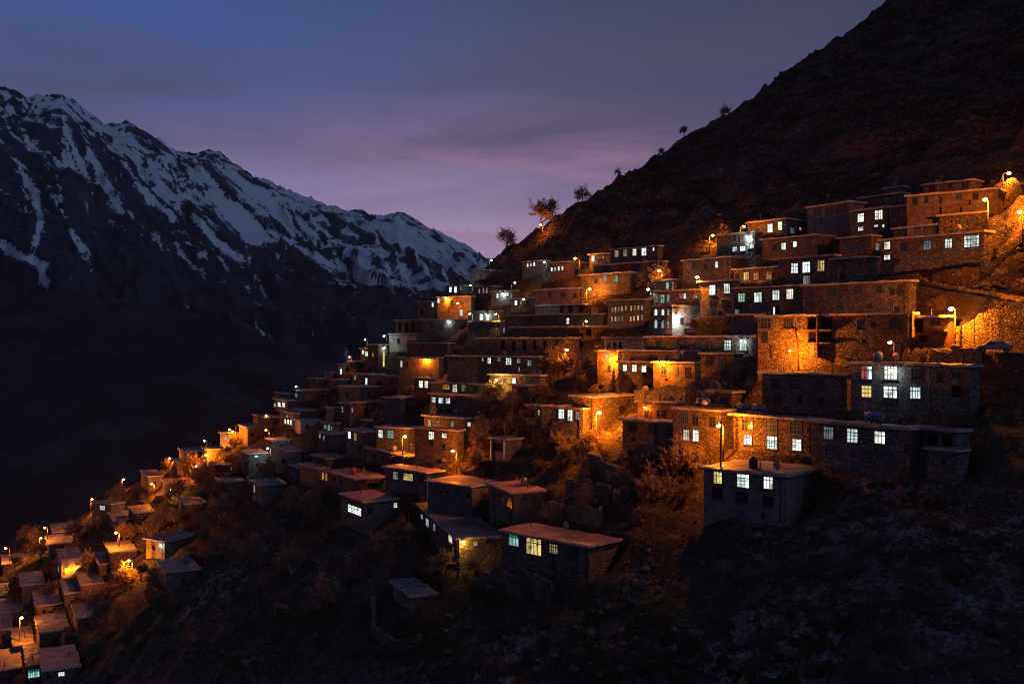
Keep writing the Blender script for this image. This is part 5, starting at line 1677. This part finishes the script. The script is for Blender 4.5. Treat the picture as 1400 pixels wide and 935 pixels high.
# shrubs: one of a few shapes, each bush its own object
n_sh = 0
rs = random.Random(77)
zones = [(300, 640, 690, 905, 70), (640, 940, 800, 930, 34), (940, 1390, 720, 930, 34), (560, 960, 600, 700, 34), (110, 330, 690, 900, 26), (860, 1390, 30, 300, 44), (1120, 1400, 400, 470, 10), (1030, 1140, 488, 512, 6), (690, 780, 500, 620, 12)]
for x0, x1, y0, y1, n in zones:
    k = 0; tries = 0
    while k < n and tries < n * 8:
        tries += 1
        px, py = rs.uniform(x0, x1), rs.uniform(y0, y1)
        h = look(px, py)
        g_ = look(px, py, True)
        if not h or not g_ or abs(h[2] - g_[2]) > .01 or not free_of_houses(h[0].x, h[0].y, .9):
            continue
        o = bpy.data.objects.new('dry_shrub', rs.choice(SHRUB_SRC)); COL.objects.link(o)
        sz = rs.uniform(.7, 2.0) if y0 > 600 else rs.uniform(.8, 1.7)
        o.location = h[0]; o.scale = (sz, sz, sz * rs.uniform(.75, 1.05)); o.rotation_euler = (0, 0, rs.uniform(0, 6.28))
        if y1 <= 300:
            tag(o, 'leafless dark shrub clinging to the bare cliff above the village', 'shrub', 'shrubs on the cliff')
        elif y0 >= 690:
            tag(o, 'leafless dark shrub on the unlit stony slope below the village', 'shrub', 'shrubs on the lower slope')
        else:
            tag(o, 'leafless shrub on a bank between the village houses', 'shrub', 'shrubs between the houses')
        k += 1


# ================================================================ loose rock, one mass
def rock_field():
    rr = np.random.default_rng(5)
    t = (1 + 5 ** .5) / 2
    ico = np.array([(-1, t, 0), (1, t, 0), (-1, -t, 0), (1, -t, 0), (0, -1, t), (0, 1, t), (0, -1, -t), (0, 1, -t), (t, 0, -1), (t, 0, 1), (-t, 0, -1), (-t, 0, 1)], float) / math.hypot(1, t)
    icf = np.array([(0, 11, 5), (0, 5, 1), (0, 1, 7), (0, 7, 10), (0, 10, 11), (1, 5, 9), (5, 11, 4), (11, 10, 2), (10, 7, 6), (7, 1, 8), (3, 9, 4), (3, 4, 2), (3, 2, 6), (3, 6, 8), (3, 8, 9), (4, 9, 5), (2, 4, 11), (6, 2, 10), (8, 6, 7), (9, 8, 1)])
    fine = (XX > -235) & (XX < 175) & (YY > 62) & (YY < 360)
    jj = np.where(fine.ravel())[0]
    clump = fbm(XX / 9, YY / 9, 3, 301).ravel()[jj]
    wgt = (.2 + 1.5 * lower.ravel()[jj] + .45 * upper.ravel()[jj] + .5 * wild.ravel()[jj]) * np.clip(.25 + clump * 2.2, .03, 1.6)
    uu = XX.ravel()[jj] / YY.ravel()[jj]
    wgt = wgt * (np.abs(uu) < .56)
    pick = rr.choice(jj, 16000, p=wgt / wgt.sum())
    x = XX.ravel()[pick] + rr.uniform(-.4, .4, len(pick)); y = YY.ravel()[pick] + rr.uniform(-.4, .4, len(pick)); z = Z.ravel()[pick]
    V = []; Fa = []; nb = 0
    for k in range(len(pick)):
        s = min(.13 + .17 * rr.pareto(2.6), .85)
        sc = np.array([rr.uniform(.7, 1.5), rr.uniform(.7, 1.3), rr.uniform(.35, .8)]) * s
        c, n = math.cos(a := rr.uniform(0, 6.28)), math.sin(a)
        p = ico * (1 + rr.uniform(-.42, .3, (12, 1))) * sc
        p = np.stack([p[:, 0] * c - p[:, 1] * n, p[:, 0] * n + p[:, 1] * c, p[:, 2]], 1) + (x[k], y[k], z[k] + s * .15)
        V.append(p); Fa.append(icf + nb); nb += 12
    V = np.concatenate(V); Fa = np.concatenate(Fa)
    me = bpy.data.meshes.new('loose_rock')
    me.vertices.add(len(V)); me.vertices.foreach_set('co', V.ravel())
    me.loops.add(Fa.size); me.loops.foreach_set('vertex_index', Fa.ravel().astype(np.int32))
    me.polygons.add(len(Fa)); me.polygons.foreach_set('loop_start', np.arange(0, Fa.size, 3, dtype=np.int32))
    me.update(calc_edges=True)
    m, nt, out = new_mat('loose_rock_stone'); g = G(nt)
    o = g.n('NewGeometry').outputs['Position']
    col = g.mix(g.ramp(g.noise(o, .7, 5, .7), [(.35, 0), (.65, 1)]), (.05, .042, .04), (.19, .165, .155))
    g.principled(out, col, .95, g.bump(g.noise(o, 5, 5, .7), .8, .08), .1)
    me.materials.append(m)
    ob = bpy.data.objects.new('loose_rubble', me); COL.objects.link(ob)
    ob['kind'] = 'stuff'
    return ob


rock_field()


# ================================================================ stone walls and ruins
def dry_wall(pts, h0, thick, label, name='stone_wall', rough=.25, mat='rubblewall', seed=1, cat='stone wall', group=None):
    """free-standing stone wall over the ground along 3-D points, with a broken top; h0 is one height or one per point"""
    rr = random.Random(seed); mb = MB()
    samples = []
    hs_ = h0 if hasattr(h0, '__len__') else [h0] * len(pts)
    for (a, b), (ha, hb) in zip(zip(pts[:-1], pts[1:]), zip(hs_[:-1], hs_[1:])):
        n = max(2, int((b - a).length / .7))
        for k in range(n):
            f = k / n; samples.append((a.lerp(b, f), ha + (hb - ha) * f, (b - a)))
    samples.append((pts[-1], hs_[-1], pts[-1] - pts[-2]))
    O = samples[0][0].copy(); vs = []; run = 0.0
    for p, hh, d in samples:
        n = Vector((-d.y, d.x, 0)).normalized() * thick * .5
        zb = ground_z(p.x, p.y) - O.z; run += .7; top = zb + max(.1, hh + rough * (1.1 * float(fbm(run / 2.6, seed * 3.1, 3, seed)) + rr.uniform(-.22, .22)))
        q = Vector((p.x - O.x, p.y - O.y, 0)); j = rr.uniform(-.05, .05)
        for s, zz in ((-1.15, zb - 1.2), (-1, top), (1, top + rr.uniform(-.08, .08)), (1.15, zb - 1.2)):
            vs.append((q.x + n.x * s + j, q.y + n.y * s + j, zz))
    fs = []
    m = len(samples)
    for i in range(m - 1):
        for j in range(3):
            fs.append((i * 4 + j, i * 4 + j + 1, (i + 1) * 4 + j + 1, (i + 1) * 4 + j))
    fs += [(3, 2, 1, 0), tuple((m - 1) * 4 + j for j in range(4))]
    mb.add(vs, fs)
    o = mb.build(name, M[mat]); o.location = O
    tag(o, label, cat, group)
    o['kind'] = 'thing'
    return o


def gp(px, py):
    h = look(px, py, True)
    return h[0] if h else hit_base(px, py)


dry_wall([gp(803, 664), gp(826, 661), gp(850, 660)], [5.2, 3.4, 2.2], .7, 'jagged ruined stone wall with a pointed top among the rubble', 'ruined_wall', .9, 'stone2', 3, 'ruined wall')
dry_wall([gp(776, 676), gp(790, 676)], [2.6, 2.2], .7, 'leftmost short ruin stub above the low lumpy wall', 'ruined_wall', .4, 'stone2', 4, 'ruined wall')
dry_wall([gp(794, 682), gp(808, 681)], [3.0, 2.4], .8, 'orange-edged ruin stub, middle of the three stubs', 'ruined_wall', .4, 'stone2', 5, 'ruined wall')
dry_wall([gp(816, 690), gp(834, 687)], [3.2, 2.4], .8, 'widest ruin stub below the pointed ruin', 'ruined_wall', .4, 'stone2', 6, 'ruined wall')
dry_wall([gp(838, 690), gp(862, 680)], [2.4, 1.6], .7, 'sloping ruin wall right of the widest stub', 'ruined_wall', .5, 'stone2', 7, 'ruined wall')
dry_wall([gp(743, 702), gp(790, 712), gp(822, 718)], [1.9, 2.2, 2.4], .6, 'long low lumpy ruin wall above the lowest central house', 'ruined_wall', .45, 'mud', 8, 'ruined wall')
dry_wall([gp(893, 664), gp(908, 655), gp(926, 648)], [2.6, 1.2, 2.2], .7, 'broken ruin wall left of the detached grey house', 'ruined_wall', .8, 'stone2', 9, 'ruined wall')
dry_wall([gp(655, 800), gp(700, 806), gp(755, 818)], 2.0, .7, 'garden wall with an orange plastic drum end below the lowest central house', 'stone_wall', .15, 'rubblewall', 10)
dry_wall([gp(510, 830), gp(512, 868), gp(540, 890), gp(575, 878)], [1.6, 1.4, 1.5, 1.2], .7, 'crooked pale stone enclosure on the dark lower slope', 'stone_wall', .35, 'rubblewall', 11)
dry_wall([gp(1326, 700), gp(1365, 694), gp(1410, 694)], 1.6, .8, 'field wall on the unlit slope at the right border', 'stone_wall', .2, 'rubblewall', 12)
dry_wall([gp(1336, 470), gp(1362, 468), gp(1430, 466)], [3.4, 4.2, 4.8], .9, 'high rubble wall glowing orange behind the parked car', 'stone_wall', .2, 'rubblewall', 13)
dry_wall([gp(1308, 468), gp(1336, 470)], [2.0, 3.4], .9, 'short rubble wall rising right of the leaning lamp poles', 'stone_wall', .2, 'rubblewall', 14)
dry_wall([gp(818, 546), gp(850, 546), gp(884, 544)], [1.5, 1.6, 1.5], .8, 'dark retaining wall under the blazing plaster house', 'stone_wall', .12, 'stone2', 15)
dry_wall([gp(886, 549), gp(932, 540), gp(985, 536)], [1.0, 1.2, .9], .8, 'retaining wall climbing right under the bare-bulb house', 'stone_wall', .12, 'stone2', 16)
dry_wall([gp(1037, 500), gp(1090, 497), gp(1160, 498)], [.5, .7, .6], .9, 'low rubble bank wall at the foot of the great orange wall', 'stone_wall', .25, 'rubblewall', 17)
dry_wall([gp(1276, 490), gp(1320, 491), gp(1345, 489)], 1.3, .6, 'parapet of rough stones along the road edge above the rough stone wing', 'stone_wall', .15, 'rubblewall', 18)
dry_wall([gp(700, 548), gp(680, 556), gp(655, 562)], [.9, .9, .8], .5, 'thin lane wall sloping down left from the yellow lamp', 'stone_wall', .1, 'mud', 19)
dry_wall([gp(860, 612), gp(905, 625), gp(950, 634)], [1.1, 1.1, 1.0], .5, 'lane parapet below the pale broken roof edge', 'stone_wall', .12, 'mud', 20)
dry_wall([gp(1355, 322), gp(1380, 318), gp(1425, 316)], [2.6, 3.4, 3.6], .9, 'rough orange stone bank under the right border lamp', 'stone_wall', .4, 'rubblewall', 21)
dry_wall([gp(1362, 274), gp(1385, 272), gp(1430, 270)], [2.6, 3.2, 3.6], .9, 'high stone bank beneath the topmost right lamp', 'stone_wall', .4, 'rubblewall', 22)

dry_wall([gp(1340, 366), gp(1372, 352), gp(1425, 334)], .7, .5, 'low pale wall edging the upper footpath on the right slope', 'stone_wall', .12, 'rubblewall', 23)
dry_wall([gp(1262, 386), gp(1292, 396), gp(1345, 405), gp(1430, 420)], .7, .5, 'long low wall edging the lower footpath on the right slope', 'stone_wall', .12, 'rubblewall', 24)
dry_wall([gp(1328, 399), gp(1362, 391), gp(1425, 380)], .6, .5, 'short terrace wall branching above the lower footpath', 'stone_wall', .12, 'rubblewall', 25)
dry_wall([gp(300, 652), gp(330, 660), gp(352, 668)], 1.2, .5, 'terrace wall on the dark slope left of the lone snowy roof', 'stone_wall', .12, 'rubblewall', 26)
dry_wall([gp(170, 704), gp(205, 700), gp(245, 694)], .9, .5, 'terrace wall below the isolated white-window house', 'stone_wall', .12, 'rubblewall', 27)
dry_wall([gp(800, 596), gp(835, 600), gp(862, 610)], .6, .5, 'kerb wall of the lit lane beside the brightest central lamp', 'stone_wall', .12, 'rubblewall', 28)
dry_wall([gp(560, 700), gp(620, 668), gp(655, 650)], .8, .5, 'sloping garden wall above the big-roofed house', 'stone_wall', .12, 'rubblewall', 29)

# earth mound lying on the unlit two-storey house
def mound(px0, px1, py, h, label):
    a, b = gp(px0, py), gp(px1, py)
    O = (a + b) * .5; L = (b - a).length; d = (b - a).normalized()
    rr = random.Random(4); vs = []; fs = []; nx, ny = 22, 8
    for j in range(ny + 1):
        for i in range(nx + 1):
            s = i / nx * 2 - 1; t = j / ny * 2 - 1
            z = h * max(0, 1 - abs(s) ** 4) * max(0, 1 - t * t) ** .7 + rr.uniform(-.07, .07)
            p = d * (s * L / 2) + Vector((d.y, -d.x, 0)) * (t * 2.6)
            vs.append((p.x, p.y, z - .4 + p.z * 0))
    for j in range(ny):
        for i in range(nx):
            q = j * (nx + 1) + i; fs.append((q, q + 1, q + nx + 2, q + nx + 1))
    mb = MB(); mb.add(vs, fs, 0, True); o = mb.build('earth_mound', M['ground']); o.location = O
    return tag(o, label, 'earth mound')


mound(1072, 1156, 511, 1.1, 'long dark earth mound in front of the great orange wall')


# ================================================================ poles, cables, car, small things
def wood_pole(px, ytop, bx, by, label, r=.12):
    P = look(bx, by)[0]; u, v = uv(px, ytop)
    top = Vector((u * P.y - P.x, 0, v * P.y - P.z))
    root = tag(empty('utility_pole', P), label, 'utility pole', 'wooden poles')
    mb = MB(); mb.tube([(0, 0, -.5), top * .5, top], [r, r * .9, r * .7], 8); mb.build('pole', M['wood'], root)
    ca = MB(); c = top - Vector((0, 0, .5)); ca.box(c.x - .6, c.x + .6, c.y - .05, c.y + .05, c.z - .05, c.z + .05); ca.build('crossarm', M['wood'], root)
    for s in (-.5, .5):
        i_ = MB(); i_.tube([(c.x + s, c.y, c.z + .05), (c.x + s, c.y, c.z + .2)], [.04, .03], 6); i_.build('insulator', M['white'], root)
    return P + top


p1 = wood_pole(1087, 448, 1092, 503, 'leaning wooden pole before the great orange wall')
p2 = wood_pole(1142, 576, 1139, 634, 'dark pole by the long house orange at its left end') if False else wood_pole(986, 574, 985, 634, 'dark pole before the blazing end wall')
p3 = wood_pole(625, 730, 626, 790, 'tall black pole at the near corner of the big-roofed house')
p4 = wood_pole(1313, 448, 1313, 474, 'short pole with a round plate beside the leaning lamp poles', .07)
p5 = wood_pole(857, 478, 857, 524, 'black pole at the right end of the blazing plaster wall') if False else wood_pole(817, 470, 817, 524, 'black pole at the left end of the blazing plaster wall')
p6 = wood_pole(881, 352, 882, 398, 'black pole below the two faint amber windows')
p7 = wood_pole(1361, 296, 1362, 320, 'pale slim pole under the brightest top right lamp', .08)


def cable(a, b, sag, label):
    pts = []
    for k in range(15):
        t = k / 14; p = a.lerp(b, t); p.z -= sag * 4 * t * (1 - t); pts.append(p - a)
    mb = MB(); mb.tube(pts, [.03] * 15, 4); o = mb.build('power_cable', M['rubber']); o.location = a
    return tag(o, label, 'power cable', 'power cables')


cable(p1, p4, 1.2, 'cable from the leaning pole to the pole with the round plate')
cable(p2, p5, 1.8, 'cable from the blazing end wall pole up to the blazing plaster wall pole')
cable(p5, p6, 2.0, 'cable rising from the blazing plaster wall pole to the black pole above')

_lt = {}
for o in list(COL.objects):
    if o.name.startswith('street_lamp'):
        _lt[o['label']] = o
def lamp_top(o):
    c = [q for q in o.children if q.name.startswith('arm')][0]
    return o.location + Vector(c.data.vertices[0].co)
_keys = [l for l in _lt]
def find(t):
    return lamp_top(_lt[[k for k in _keys if t in k][0]])
for a_, b_, sg, lb in [
    ('largest central', 'slanting pole', 1.6, 'cable from the largest central lamp up to the slanting pole lamp'),
    ('slanting pole', 'round glowing hollow', 1.4, 'cable from the slanting pole lamp up to the round hollow lamp'),
    ('round glowing hollow', 'four tiny slits and glowing', 1.6, 'cable from the round hollow lamp up towards the four tiny slits'),
    ('glowing corner', 'glaring onto', 1.2, 'cable between the glowing corner lamp and the glaring roof lamp'),
    ('above the white-flooded', 'cliff foot left', 1.4, 'cable from the large lamp above the white-flooded hall to the cliff foot lamp'),
    ('brightest top right', 'topmost orange', .8, 'cable between the two top right lamps'),
    ('tall orange lamp left', 'standing apart', 1.0, 'cable along the dark valley edge between two lamps'),
    ('two leaning poles', 'right border above', 1.6, 'cable from the leaning lamp poles up to the right border lamp'),
]:
    cable(find(a_), find(b_), sg, lb)


def car():
    P = gp(1360, 483); rz = R(-28)
    zz = max(ground_z(P.x + dx, P.y + dy) for dx in (-1.2, 0, 1.2) for dy in (-.6, .6))
    root = tag(empty('parked_car', Vector((P.x, P.y, zz)), rz), 'pale hatchback car parked on the road ledge', 'car')
    prof = [(-1.95, .35), (-1.95, .72), (-1.75, .86), (-1.2, .93), (-.55, 1.40), (.75, 1.44), (1.45, 1.05), (1.9, .95), (1.97, .55), (1.9, .33)]
    vs = []; fs = []
    n = len(prof)
    for y, k in ((-.8, 0), (.8, 1)):
        for (x, z) in prof:
            inset = .16 if z > 1.1 else 0
            vs.append((x, y + (inset if y < 0 else -inset), z))
    for i in range(n):
        fs.append((i, (i + 1) % n, n + (i + 1) % n, n + i))
    fs += [tuple(reversed(range(n))), tuple(range(n, 2 * n))]
    bm = MB(); bm.add(vs, fs)
    ob = bm.build('body', M['carpaint'], root)
    bv = ob.modifiers.new('bevel', 'BEVEL'); bv.width = .07; bv.segments = 2
    for s in (-1, 1):
        y0 = s * .80
        gl = MB(); q = [(-.95, .985), (-.5, 1.33), (.05, 1.36), (.05, .985)]
        gl.add([(x, s * (.815 if z < 1.1 else .655), z) for x, z in q] + [(x, s * (.78 if z < 1.1 else .62), z) for x, z in q], [(0, 1, 2, 3), (7, 6, 5, 4), (0, 4, 5, 1), (1, 5, 6, 2), (2, 6, 7, 3), (3, 7, 4, 0)]); gl.build('side_window', M['glass'], root)
        gl = MB(); q = [(.15, .985), (.15, 1.36), (.72, 1.38), (1.2, 1.08), (1.2, .985)]
        gl.add([(x, s * (.815 if z < 1.1 else .655), z) for x, z in q] + [(x, s * (.78 if z < 1.1 else .62), z) for x, z in q], [(0, 1, 2, 3, 4), (9, 8, 7, 6, 5)] + [(i, 5 + i, 5 + (i + 1) % 5, (i + 1) % 5) for i in range(5)]); gl.build('side_window', M['glass'], root)
        for x in (-1.25, 1.25):
            w = MB(); w.tube([(x, s * .62, .31), (x, s * .83, .31)], [.31, .31], 16); wo = w.build('wheel', M['rubber'], root)
            h = MB(); h.tube([(x, s * .8, .31), (x, s * .845, .31)], [.17, .16], 12); h.build('rim', M['metal'], wo)
        hl = MB(); hl.box(-2.0, -1.9, s * .6 - .15, s * .6 + .15, .62, .76); hl.build('headlight', M['fascia'], root)
        tl = MB(); tl.box(1.9, 1.99, s * .62 - .13, s * .62 + .13, .68, .88); tl.build('tail_light', M['redclay'], root)
    return root


def stairs(px0, py0, px1, py1, width, label):
    a, b = gp(px0, py0), gp(px1, py1)
    d = b - a; L = math.hypot(d.x, d.y); n = max(4, int(abs(d.z) / .19)); dx = Vector((d.x / L, d.y / L, 0)); sd_ = Vector((-dx.y, dx.x, 0)) * width * .5
    mb = MB(); rr = random.Random(int(px0))
    # one stepped strip: tread, riser, tread ... closed by two stepped cheeks
    prof = []
    for k in range(n):
        z = d.z * (k + 1) / n + .12 + rr.uniform(-.02, .02)
        prof += [(L * k / n, z), (L * (k + 1) / n, z)]
    vs = []
    for s_ in (-1, 1):
        for (q, z) in prof:
            p = dx * q + sd_ * s_; vs.append((p.x, p.y, z))
        for (q, z) in prof:
            p = dx * q + sd_ * s_; vs.append((p.x, p.y, z - 1.2))
    m = len(prof); fs = []
    for i in range(m - 1):
        fs.append((i, i + 1, 2 * m + i + 1, 2 * m + i))
        fs.append((i, m + i, m + i + 1, i + 1)); fs.append((2 * m + i, 2 * m + i + 1, 3 * m + i + 1, 3 * m + i))
    fs.append((0, 2 * m, 3 * m, m)); fs.append((m - 1, 2 * m - 1, 4 * m - 1, 3 * m - 1))
    mb.add(vs, fs)
    o = mb.build('stone_stairs', M['stone'] if False else M['rubblewall']); o.location = a
    return tag(o, label, 'stairs')


stairs(838, 604, 868, 566, 1.7, 'stone steps climbing the lit bank between the orange side wall and the scalloped roof house')
stairs(735, 545, 762, 520, 1.5, 'stone steps beside the twisted tree hollow')
stairs(1262, 470, 1300, 430, 1.6, 'stone steps above the lit street corner')
stairs(640, 640, 662, 612, 1.5, 'steps on the orange bank behind the glaring roof')
stairs(900, 640, 925, 622, 1.4, 'short steps from the ruins up to the lane parapet')
stairs(770, 640, 800, 612, 1.6, 'rough steps rising from the ruins to the brightest central lamp')
stairs(1350, 362, 1400, 322, 1.6, 'steps on the orange slope at the right border')

car()

water_tank(HS['R23a'], 1045, 556, 'lying drum tank on the roof of the house orange at its left end')
water_tank(HS['R23a'], 1112, 561, 'right lying drum tank beside the first on the long low roof')
water_tank(HS['R23b'], 1238, 576, 'lying tank on the roof of the house with three white over three blue windows', 'tank')
water_tank(HS['R21'], 1192, 493, 'squat tank on the six-window house roof', 'tank', False)
water_tank(HS['M6'], 975, 556, 'blue lying tank on the roof by the blazing end wall', 'tank')
water_tank(HS['C13'], 483, 648, 'reddish drum on the broad salmon-lit roof', 'redclay', False)
water_tank(HS['C10'], 541, 618, 'drum on the low roof beside the tall lamp', 'metal', False)
water_tank(HS['C17'], 650, 570, 'box-like tank on the roof with the slim yellow window', 'darkmetal', False)
water_tank(HS['L31'], 254, 768, 'round tank on the lone frosted roof', 'tank', False)
water_tank(HS['C4'], 716, 664, 'drum on the unlit house with tall dark windows', 'metal', False)
water_tank(HS['R24'], 1030, 640, 'drum on the roof of the detached grey house', 'darkmetal', False)
water_tank(HS['R19'], 940, 459, 'lying tank on the low wide roof below the mosque', 'tank')
water_tank(HS['C15'], 640, 522, 'upright tank on the long low roof with the amber window', 'metal', False)
dish(HS['R24'], 1062, 645, 'dish near the front edge of the detached grey house')
dish(HS['M6'], 948, 560, 'dish on the roof left of the blue lying tank')
dish(HS['R8b'], 1290, 316, 'dish on the longest top house')
dish(HS['C19'], 700, 486, 'dish on the longest mid-slope house')
dish(HS['R21'], 1229, 494, 'dish on the roof of the six-window house')
dish(HS['R23b'], 1205, 580, 'dish on the roof beside the three white upper windows')
dish(HS['C17'], 640, 566, 'dish on the low roof with the yellow window')
dish(HS['C1'], 778, 724, 'dish on the salmon roof of the lowest central house')

# ================================================================ evening haze in the valley air
hz = MB(); hz.box(-7000, 7000, -2500, 7500, VALLEY - 13.5, 900)
hm = bpy.data.materials.new('valley_haze'); hm.use_nodes = True
for n in list(hm.node_tree.nodes):
    hm.node_tree.nodes.remove(n)
ho = hm.node_tree.nodes.new('ShaderNodeOutputMaterial'); hp_ = hm.node_tree.nodes.new('ShaderNodeVolumePrincipled')
hp_.inputs['Color'].default_value = (.86, .9, .97, 1); hp_.inputs['Density'].default_value = HAZE; hp_.inputs['Anisotropy'].default_value = .25
hm.node_tree.links.new(hp_.outputs[0], ho.inputs['Volume'])
kind(hz.build('haze', hm), 'stuff')

# ================================================================ sky, twilight, camera, render settings
w = bpy.data.worlds.new('World'); SC.world = w; w.use_nodes = True
nt = w.node_tree
for n in list(nt.nodes):
    nt.nodes.remove(n)
g = G(nt)
out = nt.nodes.new('ShaderNodeOutputWorld')
dirv = g.n('TexCoord').outputs['Generated']
sx = g.n('SeparateXYZ'); g.set(sx.inputs[0], dirv)
X_, Y_, Z_ = sx.outputs
hor = g.math('SQRT', g.math('ADD', g.math('MULTIPLY', X_, X_), g.math('MULTIPLY', Y_, Y_)))
elev = g.math('DIVIDE', Z_, g.math('MAXIMUM', hor, .001))
base = g.ramp(elev, [(0.0, (.56, .38, .60)), (.105, (.51, .37, .60)), (.15, (.36, .268, .485)), (.19, (.20, .150, .285)), (.228, (.142, .120, .262)), (.262, (.104, .108, .245)), (.335, (.064, .083, .185)), (.5, (.032, .042, .10)), (1.0, (.018, .024, .055))])
azx = g.math('DIVIDE', X_, g.math('MAXIMUM', g.math('ABSOLUTE', Y_), .05))
# bluer towards the left, darker to the right and on the night side behind
low = g.ramp(elev, [(.2, .35), (.3, 1), (.45, 1), (.7, 0)])
left = g.math('MULTIPLY', g.ramp(g.math('ADD', azx, .6), [(.08, 1), (.62, 0)]), low)
base = g.mix(left, base, (.046, .113, .35))
right = g.ramp(g.math('ADD', azx, .2), [(.17, 1), (.36, .72), (.55, .6), (.8, .5)])
base = g.mix(1.0, base, right, 'MULTIPLY')
# cloud veils seen in perspective: stretched along the horizon
cv = g.n('CombineXYZ')
g.set(cv.inputs[0], g.math('MULTIPLY', azx, 2.1)); g.set(cv.inputs[1], g.math('ADD', g.math('MULTIPLY', elev, 11.0), g.math('MULTIPLY', azx, 1.3))); cv.inputs[2].default_value = 3.7
cl = g.noise(cv.outputs[0], 1.5, 7, .58, .5)
cv2 = g.n('CombineXYZ')
g.set(cv2.inputs[0], g.math('MULTIPLY', azx, 1.5)); g.set(cv2.inputs[1], g.math('ADD', g.math('MULTIPLY', elev, 7.5), g.math('MULTIPLY', azx, -.5))); cv2.inputs[2].default_value = 8.1
cl2 = g.noise(cv2.outputs[0], 1.1, 6, .55, .6)
band = g.math('MULTIPLY', g.ramp(elev, [(.05, .8), (.12, 1), (.19, .8), (.255, .0)]), g.ramp(g.math('ADD', azx, .5), [(.26, 0), (.46, 1), (.62, 1), (.8, .1)]))
pink = g.math('MULTIPLY', g.ramp(cl, [(.49, 0), (.64, .68)]), band)
col = g.mix(pink, base, (.42, .225, .35))
dark = g.math('MULTIPLY', g.ramp(cl2, [(.44, 0), (.62, .8)]), g.ramp(elev, [(.115, 0), (.175, 1), (.28, .8), (.36, .35), (.5, 0)]))
col = g.mix(dark, col, (.088, .084, .160))
col = g.mix(1.0, col, g.ramp(g.math('ADD', g.math('MULTIPLY', Y_, .5), .5), [(.35, .34), (.72, 1)]), 'MULTIPLY')
bg = g.n('Background'); g.set(bg.inputs[0], col); bg.inputs[1].default_value = 1.0
sky = g.n('TexSky'); sky.sky_type = 'NISHITA'; sky.sun_disc = False
sky.sun_elevation = R(1.0); sky.sun_rotation = R(115)
bg2 = g.n('Background'); g.set(bg2.inputs[0], sky.outputs[0]); bg2.inputs[1].default_value = .0015
ad = g.n('AddShader'); nt.links.new(bg.outputs[0], ad.inputs[0]); nt.links.new(bg2.outputs[0], ad.inputs[1])
nt.links.new(ad.outputs[0], out.inputs[0])

sd = bpy.data.lights.new('twilight', 'SUN'); sd.energy = .38; sd.angle = R(40); sd.color = (.31, .52, 1.0)
so = bpy.data.objects.new('twilight', sd); COL.objects.link(so)
so.rotation_euler = Vector((.72, -.42, .55)).to_track_quat('Z', 'Y').to_euler()

cd = bpy.data.cameras.new('camera'); co_ = bpy.data.objects.new('camera', cd); COL.objects.link(co_)
cd.sensor_width = 36; cd.lens = 36 * F / 1400; cd.clip_start = .5; cd.clip_end = 30000
co_.location = (0, 0, 0); co_.rotation_euler = (R(90), 0, 0)
SC.camera = co_
vs_ = SC.view_settings
vs_.view_transform = 'Standard'; vs_.look = 'None'; vs_.exposure = 0; vs_.gamma = 1; vs_.use_curve_mapping = False
SC.cycles.use_denoising = True; SC.cycles.denoiser = 'OPENIMAGEDENOISE'; SC.cycles.denoising_prefilter = 'NONE'
SC.cycles.max_bounces = 5; SC.cycles.diffuse_bounces = 2; SC.cycles.glossy_bounces = 2; SC.cycles.transmission_bounces = 2
SC.cycles.sample_clamp_indirect = 3.0; SC.cycles.sample_clamp_direct = 0
SC.cycles.caustics_reflective = False; SC.cycles.caustics_refractive = False
SC.cycles.use_light_tree = True
SC.cycles.pixel_filter_type = 'BLACKMAN_HARRIS'; SC.cycles.filter_width = 1.15
